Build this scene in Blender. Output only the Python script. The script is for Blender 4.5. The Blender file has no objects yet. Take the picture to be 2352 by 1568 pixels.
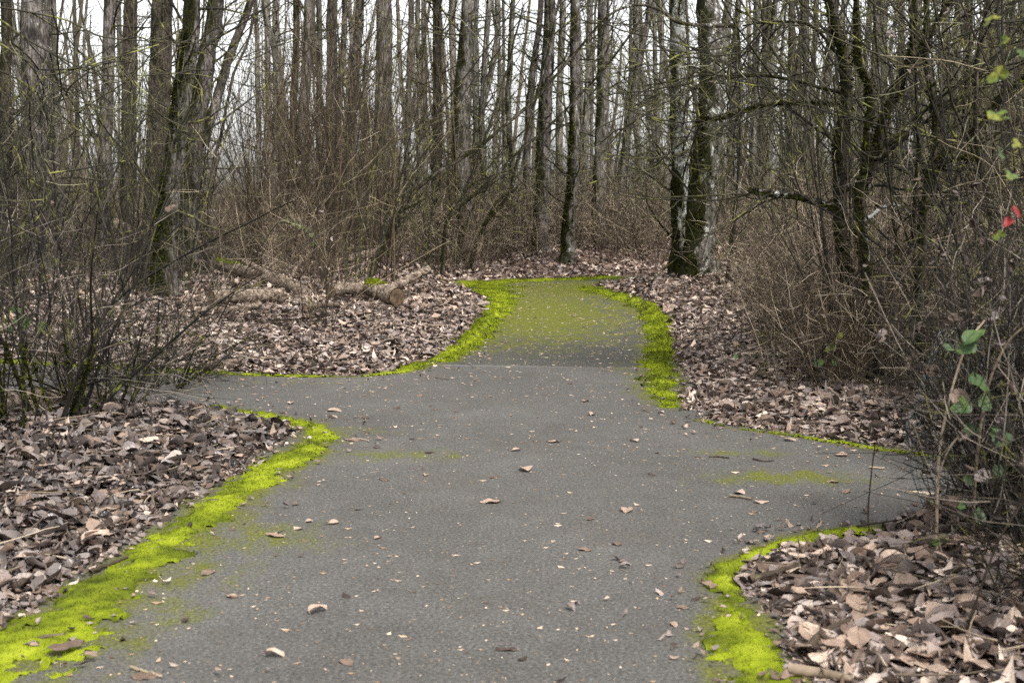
import bpy, math
import numpy as np

# ------------------------------------------------------------------ camera, sky, sun
scene = bpy.context.scene
COL = scene.collection
W0, H0, F0 = 2352.0, 1568.0, 2940.0          # measuring frame of the photograph and its focal length
EYE = 1.5
HORIZON = 450.0
PITCH = math.atan((H0/2 - HORIZON)/F0)

cam_d = bpy.data.cameras.new('camera')
cam = bpy.data.objects.new('camera', cam_d)
COL.objects.link(cam)
cam.location = (0, 0, EYE)
cam.rotation_euler = (math.pi/2 - PITCH, 0, 0)
cam_d.sensor_width = 36.0
cam_d.lens = 36.0*F0/W0
cam_d.clip_start = 0.05
cam_d.clip_end = 3000
cam_d.dof.use_dof = True
cam_d.dof.focus_distance = 11.0
cam_d.dof.aperture_fstop = 5.0
scene.camera = cam

SUN_EL, SUN_AZ = 52.0, 150.0                 # azimuth clockwise from +Y
wd = bpy.data.worlds.new('World')
scene.world = wd
wd.use_nodes = True
nt = wd.node_tree
nt.nodes.clear()
sky = nt.nodes.new('ShaderNodeTexSky')
sky.sky_type = 'NISHITA'
sky.sun_disc = False
sky.sun_elevation = math.radians(SUN_EL)
sky.sun_rotation = math.radians(SUN_AZ)
sky.dust_density = 3.0
sky.air_density = 1.0
hs = nt.nodes.new('ShaderNodeHueSaturation')  # overcast: nearly colourless sky
hs.inputs['Saturation'].default_value = 0.10
bg = nt.nodes.new('ShaderNodeBackground')
bg.inputs['Strength'].default_value = 0.15
out = nt.nodes.new('ShaderNodeOutputWorld')
nt.links.new(sky.outputs[0], hs.inputs['Color'])
nt.links.new(hs.outputs[0], bg.inputs['Color'])
nt.links.new(bg.outputs[0], out.inputs['Surface'])

sl = bpy.data.lights.new('sun', 'SUN')
sl.energy = 1.5
sl.angle = math.radians(12)
sl.color = (1.0, 0.94, 0.84)
so = bpy.data.objects.new('sun', sl)
COL.objects.link(so)
so.rotation_euler = (math.radians(90 - SUN_EL), 0, math.radians(180 - SUN_AZ) + math.pi)
so.rotation_euler = (math.radians(90 - SUN_EL), 0, -math.radians(SUN_AZ) + math.pi)
so.location = (0, 0, 30)

scene.view_settings.view_transform = 'Standard'
scene.view_settings.look = 'None'
scene.view_settings.gamma = 1.0
scene.view_settings.exposure = 1.32
scene.cycles.max_bounces = 6
scene.cycles.diffuse_bounces = 3
scene.cycles.glossy_bounces = 2
scene.cycles.transmission_bounces = 2
scene.cycles.use_denoising = False

# ------------------------------------------------------------------ measuring helpers
CA, SA = math.cos(PITCH), math.sin(PITCH)

def ray(x, y):
    u = (x - W0/2)/F0
    v = (H0/2 - y)/F0
    return np.array([u, CA + v*SA, -SA + v*CA])

def G(x, y, z=0.0):
    r = ray(x, y)
    t = (z - EYE)/r[2]
    return np.array([r[0]*t, r[1]*t, z])

def AT(x, y, Y):
    r = ray(x, y)
    t = Y/r[1]
    return np.array([r[0]*t, Y, EYE + r[2]*t])

def norm(a):
    return a/np.maximum(np.linalg.norm(a, axis=-1, keepdims=True), 1e-9)

def sstep(a, b, x):
    t = np.clip((x - a)/(b - a), 0, 1)
    return t*t*(3 - 2*t)

_r = np.random.default_rng(5)
_wk = _r.normal(size=(14, 2))
_wk = _wk/np.linalg.norm(_wk, axis=1, keepdims=True)
_wp = _r.uniform(0, 6.28, 14)
_wf = np.linspace(0.7, 1.9, 14)

def wob(x, y, f):
    s = 0
    for i in range(14):
        s = s + np.sin((x*_wk[i, 0] + y*_wk[i, 1])*f*_wf[i] + _wp[i])
    return s/5.0

_lat = np.random.default_rng(9).random((256, 256))

def vnoise(x, y):
    xi, yi = np.floor(x).astype(int), np.floor(y).astype(int)
    fx, fy = x - xi, y - yi
    fx = fx*fx*(3 - 2*fx)
    fy = fy*fy*(3 - 2*fy)
    a = _lat[xi % 256, yi % 256]; b = _lat[(xi+1) % 256, yi % 256]
    c = _lat[xi % 256, (yi+1) % 256]; d = _lat[(xi+1) % 256, (yi+1) % 256]
    return (a*(1-fx) + b*fx)*(1-fy) + (c*(1-fx) + d*fx)*fy

def fbm(x, y, f=1.0, oct=4):
    s, a, t = 0, 1.0, 0
    for i in range(oct):
        s = s + a*vnoise(x*f + 17.3*i, y*f + 5.1*i)
        t += a
        a *= 0.55
        f *= 2.03
    return s/t

# ------------------------------------------------------------------ object helpers
def tag(o, label=None, cat=None, group=None, kind=None):
    if label: o['label'] = label
    if cat: o['category'] = cat
    if group: o['group'] = group
    if kind: o['kind'] = kind
    return o

def empty(name, loc, label=None, cat=None, group=None):
    o = bpy.data.objects.new(name, None)
    COL.objects.link(o)
    o.location = tuple(float(v) for v in loc)
    o.empty_display_size = 0.2
    return tag(o, label, cat, group)

class MB:
    """collects verts / quads / triangles and per-vertex attributes, links ONE mesh object"""
    def __init__(self):
        self.v, self.q, self.t, self.tone, self.uv, self.qm, self.tm = [], [], [], [], [], [], []
        self.n = 0

    def add(self, v, q=None, t=None, tone=0.5, uv=None, mi=0):
        v = np.asarray(v, dtype=np.float32).reshape(-1, 3)
        m = len(v)
        if m == 0:
            return
        self.v.append(v)
        if q is not None and len(q):
            q = np.asarray(q, dtype=np.int64).reshape(-1, 4) + self.n
            self.q.append(q)
            self.qm.append(np.full(len(q), mi, dtype=np.int32))
        if t is not None and len(t):
            t = np.asarray(t, dtype=np.int64).reshape(-1, 3) + self.n
            self.t.append(t)
            self.tm.append(np.full(len(t), mi, dtype=np.int32))
        self.tone.append(np.broadcast_to(np.asarray(tone, dtype=np.float32).reshape(-1), (m,)) if np.ndim(tone) == 0 else np.asarray(tone, dtype=np.float32))
        self.uv.append(np.zeros((m, 3), np.float32) if uv is None else np.asarray(uv, dtype=np.float32))
        self.n += m

    def mesh(self, name, mats, smooth=True, origin=None):
        me = bpy.data.meshes.new(name)
        v = np.concatenate(self.v) if self.v else np.zeros((0, 3), np.float32)
        if origin is not None:
            v = v - np.asarray(origin, dtype=np.float32)
        q = np.concatenate(self.q) if self.q else np.zeros((0, 4), np.int64)
        t = np.concatenate(self.t) if self.t else np.zeros((0, 3), np.int64)
        me.vertices.add(len(v))
        me.vertices.foreach_set('co', np.ascontiguousarray(v, dtype=np.float32).ravel())
        nl = q.size + t.size
        me.loops.add(nl)
        me.loops.foreach_set('vertex_index', np.concatenate([q.ravel(), t.ravel()]).astype(np.int32))
        me.polygons.add(len(q) + len(t))
        st = np.concatenate([np.arange(len(q))*4, q.size + np.arange(len(t))*3]).astype(np.int32)
        me.polygons.foreach_set('loop_start', st)
        mi = np.concatenate(self.qm + self.tm) if (self.qm or self.tm) else np.zeros(0, np.int32)
        me.update(calc_edges=True)
        me.polygons.foreach_set('material_index', mi.astype(np.int32))
        me.polygons.foreach_set('use_smooth', np.full(len(q) + len(t), smooth, dtype=bool))
        a = me.attributes.new('tone', 'FLOAT', 'POINT')
        a.data.foreach_set('value', np.concatenate(self.tone).astype(np.float32) if self.tone else np.zeros(0, np.float32))
        a = me.attributes.new('luv', 'FLOAT_VECTOR', 'POINT')
        a.data.foreach_set('vector', (np.concatenate(self.uv) if self.uv else np.zeros((0, 3), np.float32)).astype(np.float32).ravel())
        for m in (mats if isinstance(mats, (list, tuple)) else [mats]):
            me.materials.append(m)
        me.validate()
        return me

    def build(self, name, mats, parent=None, origin=None, smooth=True):
        o_ = None
        if origin is not None:
            o_ = origin
        elif parent is not None:
            o_ = np.array(parent['_loc']) if '_loc' in parent else np.array(parent.location)
        me = self.mesh(name, mats, smooth, o_)
        o = bpy.data.objects.new(name, me)
        COL.objects.link(o)
        if name in ('twigs', 'branches', 'dead_leaves', 'canes'):
            o['kind'] = 'stuff'
        if parent is not None:
            o.parent = parent
        elif origin is not None:
            o.location = tuple(float(v) for v in origin)
        return o

def copy_tree(o, parent=None):
    c = o.copy()
    COL.objects.link(c)
    c.parent = parent
    for ch in list(o.children):
        copy_tree(ch, c)
    return c

# ------------------------------------------------------------------ tubes and growth
def tubes(mb, P, R, sides=3, tone=None, mi=0, lump=0.0, rng=None):
    P = np.asarray(P, dtype=np.float64)
    R = np.asarray(R, dtype=np.float64)
    N, K, _ = P.shape
    if N == 0:
        return
    T = np.empty_like(P)
    T[:, 1:-1] = P[:, 2:] - P[:, :-2]
    T[:, 0] = P[:, 1] - P[:, 0]
    T[:, -1] = P[:, -1] - P[:, -2]
    T = norm(T)
    avg = norm(P[:, -1] - P[:, 0] + 1e-6)
    ref = np.zeros((N, 3))
    ref[np.arange(N), np.argmin(np.abs(avg), axis=1)] = 1.0
    U = norm(np.cross(T, ref[:, None, :]))
    V = np.cross(T, U)
    a = np.arange(sides)*2*math.pi/sides
    ca, sa = np.cos(a), np.sin(a)
    RR = R[:, :, None]*np.ones(sides)
    if lump and rng is not None:
        s = np.linspace(0, 1, K)
        L = 0
        for k in range(7):
            fa = int(rng.integers(1, 6)); fs = rng.uniform(3, 26)
            L = L + np.sin(fa*a[None, :] + fs*s[:, None]*3 + rng.uniform(0, 6.28))*rng.uniform(.3, 1)
        L = L + rng.normal(size=(K, sides))*1.2
        RR = RR*(1 + lump*L[None])
    X = P[:, :, None, :] + RR[..., None]*(U[:, :, None, :]*ca[None, None, :, None] + V[:, :, None, :]*sa[None, None, :, None])
    base = (np.arange(N)*K*sides)[:, None, None]
    i = np.arange(K-1)[None, :, None]*sides
    j = np.arange(sides)[None, None, :]
    j2 = (j + 1) % sides
    q = np.stack([base+i+j, base+i+j2, base+i+sides+j2, base+i+sides+j], axis=-1).reshape(-1, 4)
    if tone is None:
        tone = np.full(N, 0.5)
    tn = np.repeat(np.asarray(tone, dtype=np.float32), K*sides)
    uv = np.zeros((N, K, sides, 3), np.float32)
    uv[..., 0] = (np.arange(sides)/sides)[None, None, :]
    uv[..., 1] = np.linspace(0, 1, K)[None, :, None]
    mb.add(X.reshape(-1, 3), q=q, tone=tn, uv=uv.reshape(-1, 3), mi=mi)

TW = 1.0

def grow(rng, pos, d, L, K, wander, trop, r0, r1):
    """N shoots from pos along d: random walk with an upward (trop>0) or drooping pull"""
    N = len(pos)
    P = np.empty((N, K, 3))
    P[:, 0] = pos
    d = norm(d)
    st = (np.asarray(L)/(K-1))[:, None]
    bend = rng.normal(size=(N, 3))*wander*0.62
    for k in range(1, K):
        d = norm(d + rng.normal(size=(N, 3))*wander*0.7 + bend*(1 if k < K*0.6 else -0.6) + np.array([0, 0, 1.0])*np.reshape(trop, (-1, 1)))
        P[:, k] = P[:, k-1] + d*st
    s = np.linspace(0, 1, K)[None, :]
    R = np.reshape(r0, (-1, 1))*(1-s) + np.reshape(r1, (-1, 1))*s
    R = np.broadcast_to(R, (N, K)).copy()
    return P, R

def spawn(rng, P, R, n, t0, t1, ang, ln, K, wander, trop, rr=0.6, rmin=0.0015, rmax=1.0, side=None):
    rmin = rmin*TW
    rmax = rmax*(TW + 0.15)
    M, K0, _ = P.shape
    idx = np.repeat(np.arange(M), n)
    N = len(idx)
    t = rng.uniform(t0, t1, N)
    f = np.clip(t*(K0-1), 0, K0-1.001)
    i = np.floor(f).astype(int)
    a = (f - i)[:, None]
    pos = P[idx, i]*(1-a) + P[idx, i+1]*a
    tan = norm(P[idx, i+1] - P[idx, i])
    rad = R[idx, i]*(1-a[:, 0]) + R[idx, i+1]*a[:, 0]
    rv = rng.normal(size=(N, 3))
    if side is not None:
        rv = rv + np.asarray(side)
    perp = norm(rv - tan*np.sum(rv*tan, axis=1, keepdims=True))
    an = rng.uniform(ang[0], ang[1], N)[:, None]
    d = tan*np.cos(an) + perp*np.sin(an)
    L = rng.uniform(ln[0], ln[1], N)*(1 - 0.45*t)
    r0 = np.clip(rad*rr*rng.uniform(.6, 1, N), rmin, rmax)
    return grow(rng, pos, d, L, K, wander, trop, r0, np.maximum(r0*0.3, rmin*0.7))

def catmull(pts, n):
    pts = np.asarray(pts, dtype=float)
    p = np.vstack([2*pts[0]-pts[1], pts, 2*pts[-1]-pts[-2]])
    seg = len(pts)-1
    t = np.linspace(0, seg, n)
    i = np.minimum(t.astype(int), seg-1)
    f = (t-i)[:, None]
    a, b, c, d = p[i], p[i+1], p[i+2], p[i+3]
    return 0.5*((2*b) + (-a+c)*f + (2*a-5*b+4*c-d)*f*f + (-a+3*b-3*c+d)*f**3)

# ------------------------------------------------------------------ materials
class NT:
    def __init__(self, name):
        self.m = bpy.data.materials.new(name)
        self.m.use_nodes = True
        self.t = self.m.node_tree
        self.t.nodes.clear()
        self.out = self.t.nodes.new('ShaderNodeOutputMaterial')
        self.b = self.t.nodes.new('ShaderNodeBsdfPrincipled')
        self.t.links.new(self.b.outputs[0], self.out.inputs[0])

    def node(self, ty, **kw):
        n = self.t.nodes.new(ty)
        for k, v in kw.items():
            setattr(n, k, v)
        return n

    def link(self, a, b):
        self.t.links.new(a, b)

    def pos(self, sc=(1, 1, 1)):
        g = self.node('ShaderNodeNewGeometry')
        m = self.node('ShaderNodeVectorMath', operation='MULTIPLY')
        self.link(g.outputs['Position'], m.inputs[0])
        m.inputs[1].default_value = sc
        return m.outputs[0]

    def noise(self, vec, scale, detail=4, rough=0.55, dist=0.0):
        n = self.node('ShaderNodeTexNoise')
        n.inputs['Scale'].default_value = scale
        n.inputs['Detail'].default_value = detail
        n.inputs['Roughness'].default_value = rough
        n.inputs['Distortion'].default_value = dist
        self.link(vec, n.inputs['Vector'])
        return n.outputs['Fac']

    def attr(self, name, kind='GEOMETRY'):
        a = self.node('ShaderNodeAttribute')
        a.attribute_name = name
        a.attribute_type = kind
        return a

    def ramp(self, fac, stops):
        r = self.node('ShaderNodeValToRGB')
        e = r.color_ramp.elements
        while len(e) < len(stops):
            e.new(0.5)
        for el, (p, c) in zip(e, stops):
            el.position = p
            el.color = (c[0], c[1], c[2], 1) if not np.isscalar(c) else (c, c, c, 1)
        self.link(fac, r.inputs[0])
        return r.outputs[0]

    def math(self, op, a, b=0.0, clamp=False):
        m = self.node('ShaderNodeMath', operation=op)
        m.use_clamp = clamp
        for k, v in ((0, a), (1, b)):
            if isinstance(v, (int, float)):
                m.inputs[k].default_value = v
            else:
                self.link(v, m.inputs[k])
        return m.outputs[0]

    def mix(self, fac, a, b):
        m = self.node('ShaderNodeMix', data_type='RGBA')
        for s, v in ((m.inputs[0], fac), (m.inputs[6], a), (m.inputs[7], b)):
            if isinstance(v, (int, float)):
                s.default_value = v
            elif isinstance(v, tuple):
                s.default_value = (v[0], v[1], v[2], 1)
            else:
                self.link(v, s)
        return m.outputs[2]

    def bump(self, h, strength=0.5, dist=0.01):
        b = self.node('ShaderNodeBump')
        b.inputs['Strength'].default_value = strength
        b.inputs['Distance'].default_value = dist
        self.link(h, b.inputs['Height'])
        self.link(b.outputs[0], self.b.inputs['Normal'])

    def done(self, col, rough=0.8, spec=0.3):
        if isinstance(col, tuple):
            self.b.inputs['Base Color'].default_value = (*col, 1)
        else:
            self.link(col, self.b.inputs['Base Color'])
        if isinstance(rough, (int, float)):
            self.b.inputs['Roughness'].default_value = rough
        else:
            self.link(rough, self.b.inputs['Roughness'])
        self.b.inputs['Specular IOR Level'].default_value = spec
        return self.m

def sub(n, vec, ch):
    s = n.node('ShaderNodeSeparateXYZ')
    n.link(vec, s.inputs[0])
    return s.outputs[ch]

def mat_bark(name, c0, c1, c2, lich=(0.46, 0.48, 0.45)):
    n = NT(name)
    v = n.pos((1, 1, 0.22))
    a = n.noise(v, 26, 6, 0.65, 0.6)
    b = n.noise(n.pos(), 3.1, 3)
    f = n.math('ADD', n.math('MULTIPLY', a, 0.72), n.math('MULTIPLY', b, 0.36))
    col = n.ramp(f, [(0.36, c0), (0.50, c1), (0.68, c2)])
    alg = n.math('MULTIPLY', n.math('SUBTRACT', n.noise(n.pos((1, 1, .4)), 1.1, 4, .6), 0.40), 3.0, True)
    col = n.mix(n.math('MULTIPLY', alg, 0.42), col, n.ramp(a, [(0.35, (0.012, 0.013, 0.006)), (0.65, (0.13, 0.135, 0.075))]))
    # pale lichen crust
    ln_ = n.noise(n.pos((1, 1, 0.7)), 11, 6, 0.68, 0.3)
    la = n.attr('lichen', 'OBJECT').outputs['Fac']
    lf = n.math('MULTIPLY', n.math('SUBTRACT', n.math('ADD', ln_, n.math('MULTIPLY', la, 0.5)), 0.75), 12.0, True)
    col = n.mix(lf, col, lich)
    # moss: thicker on the shady left flank and low on the stem
    g = n.node('ShaderNodeNewGeometry')
    nx = sub(n, g.outputs['Normal'], 0)
    z = sub(n, g.outputs['Position'], 2)
    ma = n.attr('moss', 'OBJECT').outputs['Fac']
    mn = n.noise(n.pos((1, 1, 0.55)), 2.6, 5, 0.62, 0.4)
    h = n.math('SUBTRACT', n.math('MULTIPLY', n.math('SUBTRACT', mn, 0.06), 1.15), n.math('MULTIPLY', nx, 0.24))
    h = n.math('ADD', h, n.math('MULTIPLY', n.math('SUBTRACT', 1.0, n.math('MULTIPLY', z, 0.35), True), 0.12))
    h = n.math('ADD', h, n.math('ADD', n.math('MULTIPLY', ma, 0.40), 0.035))
    mf = n.math('MULTIPLY', n.math('SUBTRACT', h, 0.74), 8.0, True)
    mc = n.ramp(n.noise(n.pos(), 60, 4, 0.7), [(0.36, (0.003, 0.003, 0.0015)), (0.52, (0.012, 0.012, 0.003)), (0.64, (0.036, 0.040, 0.005)), (0.80, (0.12, 0.14, 0.010))])
    col = n.mix(mf, col, mc)
    hh = n.math('ADD', a, n.math('MULTIPLY', mf, n.noise(n.pos(), 60, 4, 0.7)))
    n.bump(hh, 1.0, 0.02)
    return n.done(col, 0.9, 0.15)

def mat_twig(name, stops, lichen=0.0, lcol=(0.30, 0.28, 0.05)):
    n = NT(name)
    t = n.attr('tone').outputs['Fac']
    k = n.noise(n.pos(), 9, 3)
    f = n.math('ADD', t, n.math('MULTIPLY', n.math('SUBTRACT', k, 0.5), 0.5))
    col = n.ramp(f, stops)
    if lichen:
        l = n.math('MULTIPLY', n.math('SUBTRACT', n.noise(n.pos(), 5.0, 5, 0.7), 0.62 - lichen), 9.0, True)
        col = n.mix(l, col, lcol)
    return n.done(col, 0.75, 0.25)

M = {}
M['bark'] = mat_bark('grey_bark', (0.005, 0.0042, 0.0038), (0.046, 0.039, 0.036), (0.23, 0.207, 0.197))
M['bark_brown'] = mat_bark('brown_bark', (0.004, 0.003, 0.0025), (0.027, 0.021, 0.017), (0.115, 0.093, 0.079))
M['bark_pale'] = mat_bark('pale_bark', (0.012, 0.010, 0.008), (0.10, 0.092, 0.08), (0.32, 0.30, 0.265))
M['twig_red'] = mat_twig('red_brown_twig', [(0.1, (0.010, 0.007, 0.004)), (0.5, (0.046, 0.032, 0.020)), (0.75, (0.14, 0.105, 0.064)), (0.97, (0.44, 0.36, 0.235))], 0.03, (0.16, 0.15, 0.04))
M['twig_olive'] = mat_twig('lichen_twig', [(0.1, (0.008, 0.007, 0.0045)), (0.5, (0.032, 0.029, 0.017)), (0.75, (0.09, 0.083, 0.046)), (0.97, (0.30, 0.29, 0.18))], 0.075, (0.20, 0.20, 0.05))
M['twig_grey'] = mat_twig('grey_brown_twig', [(0.1, (0.013, 0.009, 0.006)), (0.45, (0.055, 0.040, 0.027)), (0.72, (0.165, 0.125, 0.088)), (0.97, (0.50, 0.41, 0.30))], 0.02, (0.2, 0.18, 0.09))
M['twig_dark'] = mat_twig('dark_twig', [(0.1, (0.004, 0.0035, 0.003)), (0.5, (0.014, 0.011, 0.008)), (0.8, (0.05, 0.041, 0.031)), (0.97, (0.26, 0.22, 0.18))], 0.05, (0.15, 0.15, 0.03))
M['twig_far'] = mat_twig('far_twig', [(0.1, (0.03, 0.025, 0.017)), (0.5, (0.088, 0.072, 0.048)), (0.9, (0.21, 0.18, 0.125))], 0.05, (0.2, 0.2, 0.09))

def mat_moss():
    n = NT('moss_green')
    t = n.attr('tone').outputs['Fac']
    k = n.noise(n.pos(), 9, 4)
    f = n.math('ADD', n.math('MULTIPLY', t, 0.75), n.math('MULTIPLY', k, 0.35))
    col = n.ramp(f, [(0.15, (0.022, 0.027, 0.004)), (0.42, (0.088, 0.112, 0.007)), (0.68, (0.185, 0.225, 0.010)), (0.97, (0.29, 0.325, 0.025))])
    dirt = n.math('MULTIPLY', n.math('SUBTRACT', n.noise(n.pos(), 17, 5, .7), 0.55), 7.0, True)
    col = n.mix(n.math('MULTIPLY', dirt, 0.7), col, (0.05, 0.046, 0.012))
    n.bump(n.noise(n.pos(), 160, 3), 0.6, 0.01)
    n.b.inputs['Subsurface Weight'].default_value = 0.0
    return n.done(col, 0.9, 0.1)
M['moss'] = mat_moss()

def mat_darkmoss():
    n = NT('trunk_moss')
    t = n.attr('tone').outputs['Fac']
    k = n.noise(n.pos(), 11, 4)
    f = n.math('ADD', n.math('MULTIPLY', t, 0.7), n.math('MULTIPLY', k, 0.4))
    col = n.ramp(f, [(0.15, (0.006, 0.006, 0.002)), (0.5, (0.024, 0.026, 0.004)), (0.8, (0.036, 0.040, 0.004)), (0.97, (0.085, 0.105, 0.007))])
    return n.done(col, 0.95, 0.1)
M['darkmoss'] = mat_darkmoss()

def mat_leaf(name, stops, under, trans=0.15):
    n = NT(name)
    t = n.attr('tone').outputs['Fac']
    uv = n.attr('luv').outputs['Vector']
    u, v = sub(n, uv, 0), sub(n, uv, 1)
    k = n.noise(n.pos(), 28, 4, 0.6)
    f = n.math('ADD', t, n.math('MULTIPLY', n.math('SUBTRACT', k, 0.5), 0.35))
    col = n.ramp(f, stops)
    g = n.node('ShaderNodeNewGeometry')
    col = n.mix(n.math('MULTIPLY', g.outputs['Backfacing'], 0.55), col, under)
    au = n.math('ABSOLUTE', u)
    mid = n.math('SUBTRACT', 1.0, n.math('MULTIPLY', au, 16.0), True)
    ph = n.math('FRACT', n.math('SUBTRACT', n.math('MULTIPLY', v, 7.0), n.math('MULTIPLY', au, 2.2)))
    sv = n.math('SUBTRACT', 1.0, n.math('MULTIPLY', n.math('ABSOLUTE', n.math('SUBTRACT', ph, 0.5)), 9.0), True)
    vein = n.math('MAXIMUM', mid, n.math('MULTIPLY', sv, 0.6))
    col = n.mix(n.math('MULTIPLY', vein, 0.35), col, (0.10, 0.06, 0.04))
    sp = n.math('MULTIPLY', n.math('SUBTRACT', n.noise(n.pos(), 90, 2), 0.62), 5.0, True)
    col = n.mix(n.math('MULTIPLY', sp, 0.6), col, (0.05, 0.03, 0.022))
    wet_sheen = sub(n, uv, 2)
    hsv = n.node('ShaderNodeHueSaturation')
    hsv.inputs['Saturation'].default_value = 0.72  # reflected sky on damp leaves painted in as grey, besides their real darkening
    hsv.inputs['Value'].default_value = 0.66
    n.link(col, hsv.inputs['Color'])
    col = n.mix(wet_sheen, col, hsv.outputs[0])
    n.bump(n.math('ADD', vein, k), 0.5, 0.004)
    rgh = n.math('SUBTRACT', n.ramp(t, [(0.0, 0.42), (1.0, 0.7)]), n.math('MULTIPLY', wet_sheen, 0.22))
    return n.done(col, rgh, 0.4)

LEAFSTOPS = [(0.02, (0.014, 0.009, 0.007)), (0.24, (0.048, 0.031, 0.023)), (0.50, (0.142, 0.096, 0.070)), (0.73, (0.31, 0.224, 0.170)), (0.95, (0.58, 0.475, 0.395))]
M['scale'] = mat_twig('bud_scale', [(0.05, (0.10, 0.055, 0.03)), (0.45, (0.30, 0.20, 0.12)), (0.95, (0.62, 0.50, 0.38))])
M['leaf'] = mat_leaf('dead_leaf', LEAFSTOPS, (0.27, 0.225, 0.215))
M['leaf_green'] = mat_leaf('green_leaf', [(0.1, (0.008, 0.02, 0.004)), (0.5, (0.020, 0.052, 0.008)), (0.8, (0.06, 0.10, 0.010)), (0.97, (0.14, 0.145, 0.013))], (0.06, 0.10, 0.05))
M['leaf_red'] = mat_leaf('red_leaf', [(0.1, (0.12, 0.006, 0.006)), (0.9, (0.26, 0.010, 0.009))], (0.25, 0.04, 0.035))

def mat_ground():
    n = NT('forest_floor')
    v = n.node('ShaderNodeTexVoronoi')
    v.inputs['Scale'].default_value = 15
    n.link(n.pos(), v.inputs['Vector'])
    a = n.noise(n.pos(), 40, 5, 0.7)
    b = n.noise(n.pos(), 1.3, 3)
    leafc = n.ramp(sub(n, v.outputs['Color'], 0), [(0.0, (0.03, 0.02, 0.015)), (0.5, (0.13, 0.085, 0.065)), (1.0, (0.3, 0.22, 0.17))])
    soil = n.ramp(a, [(0.3, (0.012, 0.009, 0.007)), (0.7, (0.06, 0.042, 0.032))])
    y = sub(n, n.pos(), 1)
    far = n.math('MULTIPLY', n.math('SUBTRACT', y, 12.0), 0.1, True)
    col = n.mix(n.math('MULTIPLY', far, n.math('ADD', b, 0.25), True), soil, leafc)
    n.bump(a, 1.0, 0.03)
    return n.done(col, 0.95, 0.1)
M['ground'] = mat_ground()

def mat_asphalt():
    n = NT('asphalt')
    fine = n.noise(n.pos(), 260, 4, 0.75)
    grit = n.noise(n.pos(), 75, 3, 0.7)
    mid = n.noise(n.pos(), 6, 4)
    big = n.noise(n.pos((1, 0.6, 1)), 0.9, 4)
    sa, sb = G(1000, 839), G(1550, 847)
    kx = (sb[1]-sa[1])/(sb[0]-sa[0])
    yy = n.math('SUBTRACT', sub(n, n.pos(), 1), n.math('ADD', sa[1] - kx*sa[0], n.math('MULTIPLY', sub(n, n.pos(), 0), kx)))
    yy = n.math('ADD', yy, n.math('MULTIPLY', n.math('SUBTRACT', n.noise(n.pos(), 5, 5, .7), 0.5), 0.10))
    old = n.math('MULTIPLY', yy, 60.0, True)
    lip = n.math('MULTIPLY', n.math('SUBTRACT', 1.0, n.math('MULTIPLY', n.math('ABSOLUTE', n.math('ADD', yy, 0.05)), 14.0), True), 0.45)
    gap = n.math('SUBTRACT', 1.0, n.math('MULTIPLY', n.math('ABSOLUTE', n.math('SUBTRACT', yy, 0.02)), 40.0), True)
    f = n.math('ADD', n.math('MULTIPLY', fine, 0.45), n.math('MULTIPLY', grit, 0.55))
    base = n.ramp(f, [(0.34, (0.012, 0.0115, 0.011)), (0.46, (0.066, 0.063, 0.059)), (0.56, (0.108, 0.103, 0.097)), (0.68, (0.25, 0.24, 0.23))])
    tone = n.ramp(n.math('ADD', n.math('MULTIPLY', mid, 0.35), n.math('MULTIPLY', big, 0.65)), [(0.3, 0.70), (0.7, 1.20)])
    mm = n.node('ShaderNodeMix', data_type='RGBA')
    mm.blend_type = 'MULTIPLY'
    mm.inputs[0].default_value = 1.0
    n.link(base, mm.inputs[6]); n.link(tone, mm.inputs[7])
    col = mm.outputs[2]
    col = n.mix(n.math('MULTIPLY', old, 0.75), col, n.ramp(f, [(0.36, (0.010, 0.010, 0.008)), (0.52, (0.05, 0.05, 0.042)), (0.62, (0.10, 0.10, 0.085)), (0.7, (0.22, 0.22, 0.19))]))
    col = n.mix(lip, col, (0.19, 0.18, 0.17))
    col = n.mix(n.math('MULTIPLY', gap, 0.8), col, (0.012, 0.011, 0.009))
    silt = n.math('MULTIPLY', n.math('SUBTRACT', n.math('ADD', n.math('MULTIPLY', n.noise(n.pos((1, .6, 1)), 1.7, 5, .65), .8), n.math('MULTIPLY', grit, .3)), 0.53), 4.5, True)
    col = n.mix(n.math('MULTIPLY', silt, 0.5), col, n.ramp(f, [(0.36, (0.02, 0.016, 0.011)), (0.55, (0.075, 0.066, 0.052)), (0.68, (0.17, 0.15, 0.12))]))
    # thin moss film living on the surface
    film = n.attr('luv').outputs['Vector']
    mv = sub(n, film, 0)
    nz = n.math('ADD', n.math('MULTIPLY', n.noise(n.pos(), 110, 4, 0.75), 1.0), n.math('SUBTRACT', n.math('MULTIPLY', n.noise(n.pos((1, 0.6, 1)), 7, 5, .65), 1.0), 0.425))
    mf = n.math('MULTIPLY', n.math('SUBTRACT', n.math('ADD', nz, mv), 1.0), 3.4, True)
    gc = n.ramp(grit, [(0.3, (0.03, 0.03, 0.005)), (0.55, (0.10, 0.11, 0.008)), (0.75, (0.19, 0.21, 0.015))])
    col = n.mix(mf, col, gc)
    # damp brown fringe beside the moss
    dv = sub(n, film, 1)
    df = n.math('MULTIPLY', n.math('SUBTRACT', n.math('ADD', nz, dv), 1.02), 2.2, True)
    col = n.mix(n.math('MULTIPLY', df, n.math('SUBTRACT', 1.0, mf)), col, (0.055, 0.046, 0.026))
    n.bump(f, 0.38, 0.005)
    return n.done(col, 0.88, 0.25)
M['asphalt'] = mat_asphalt()

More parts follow.
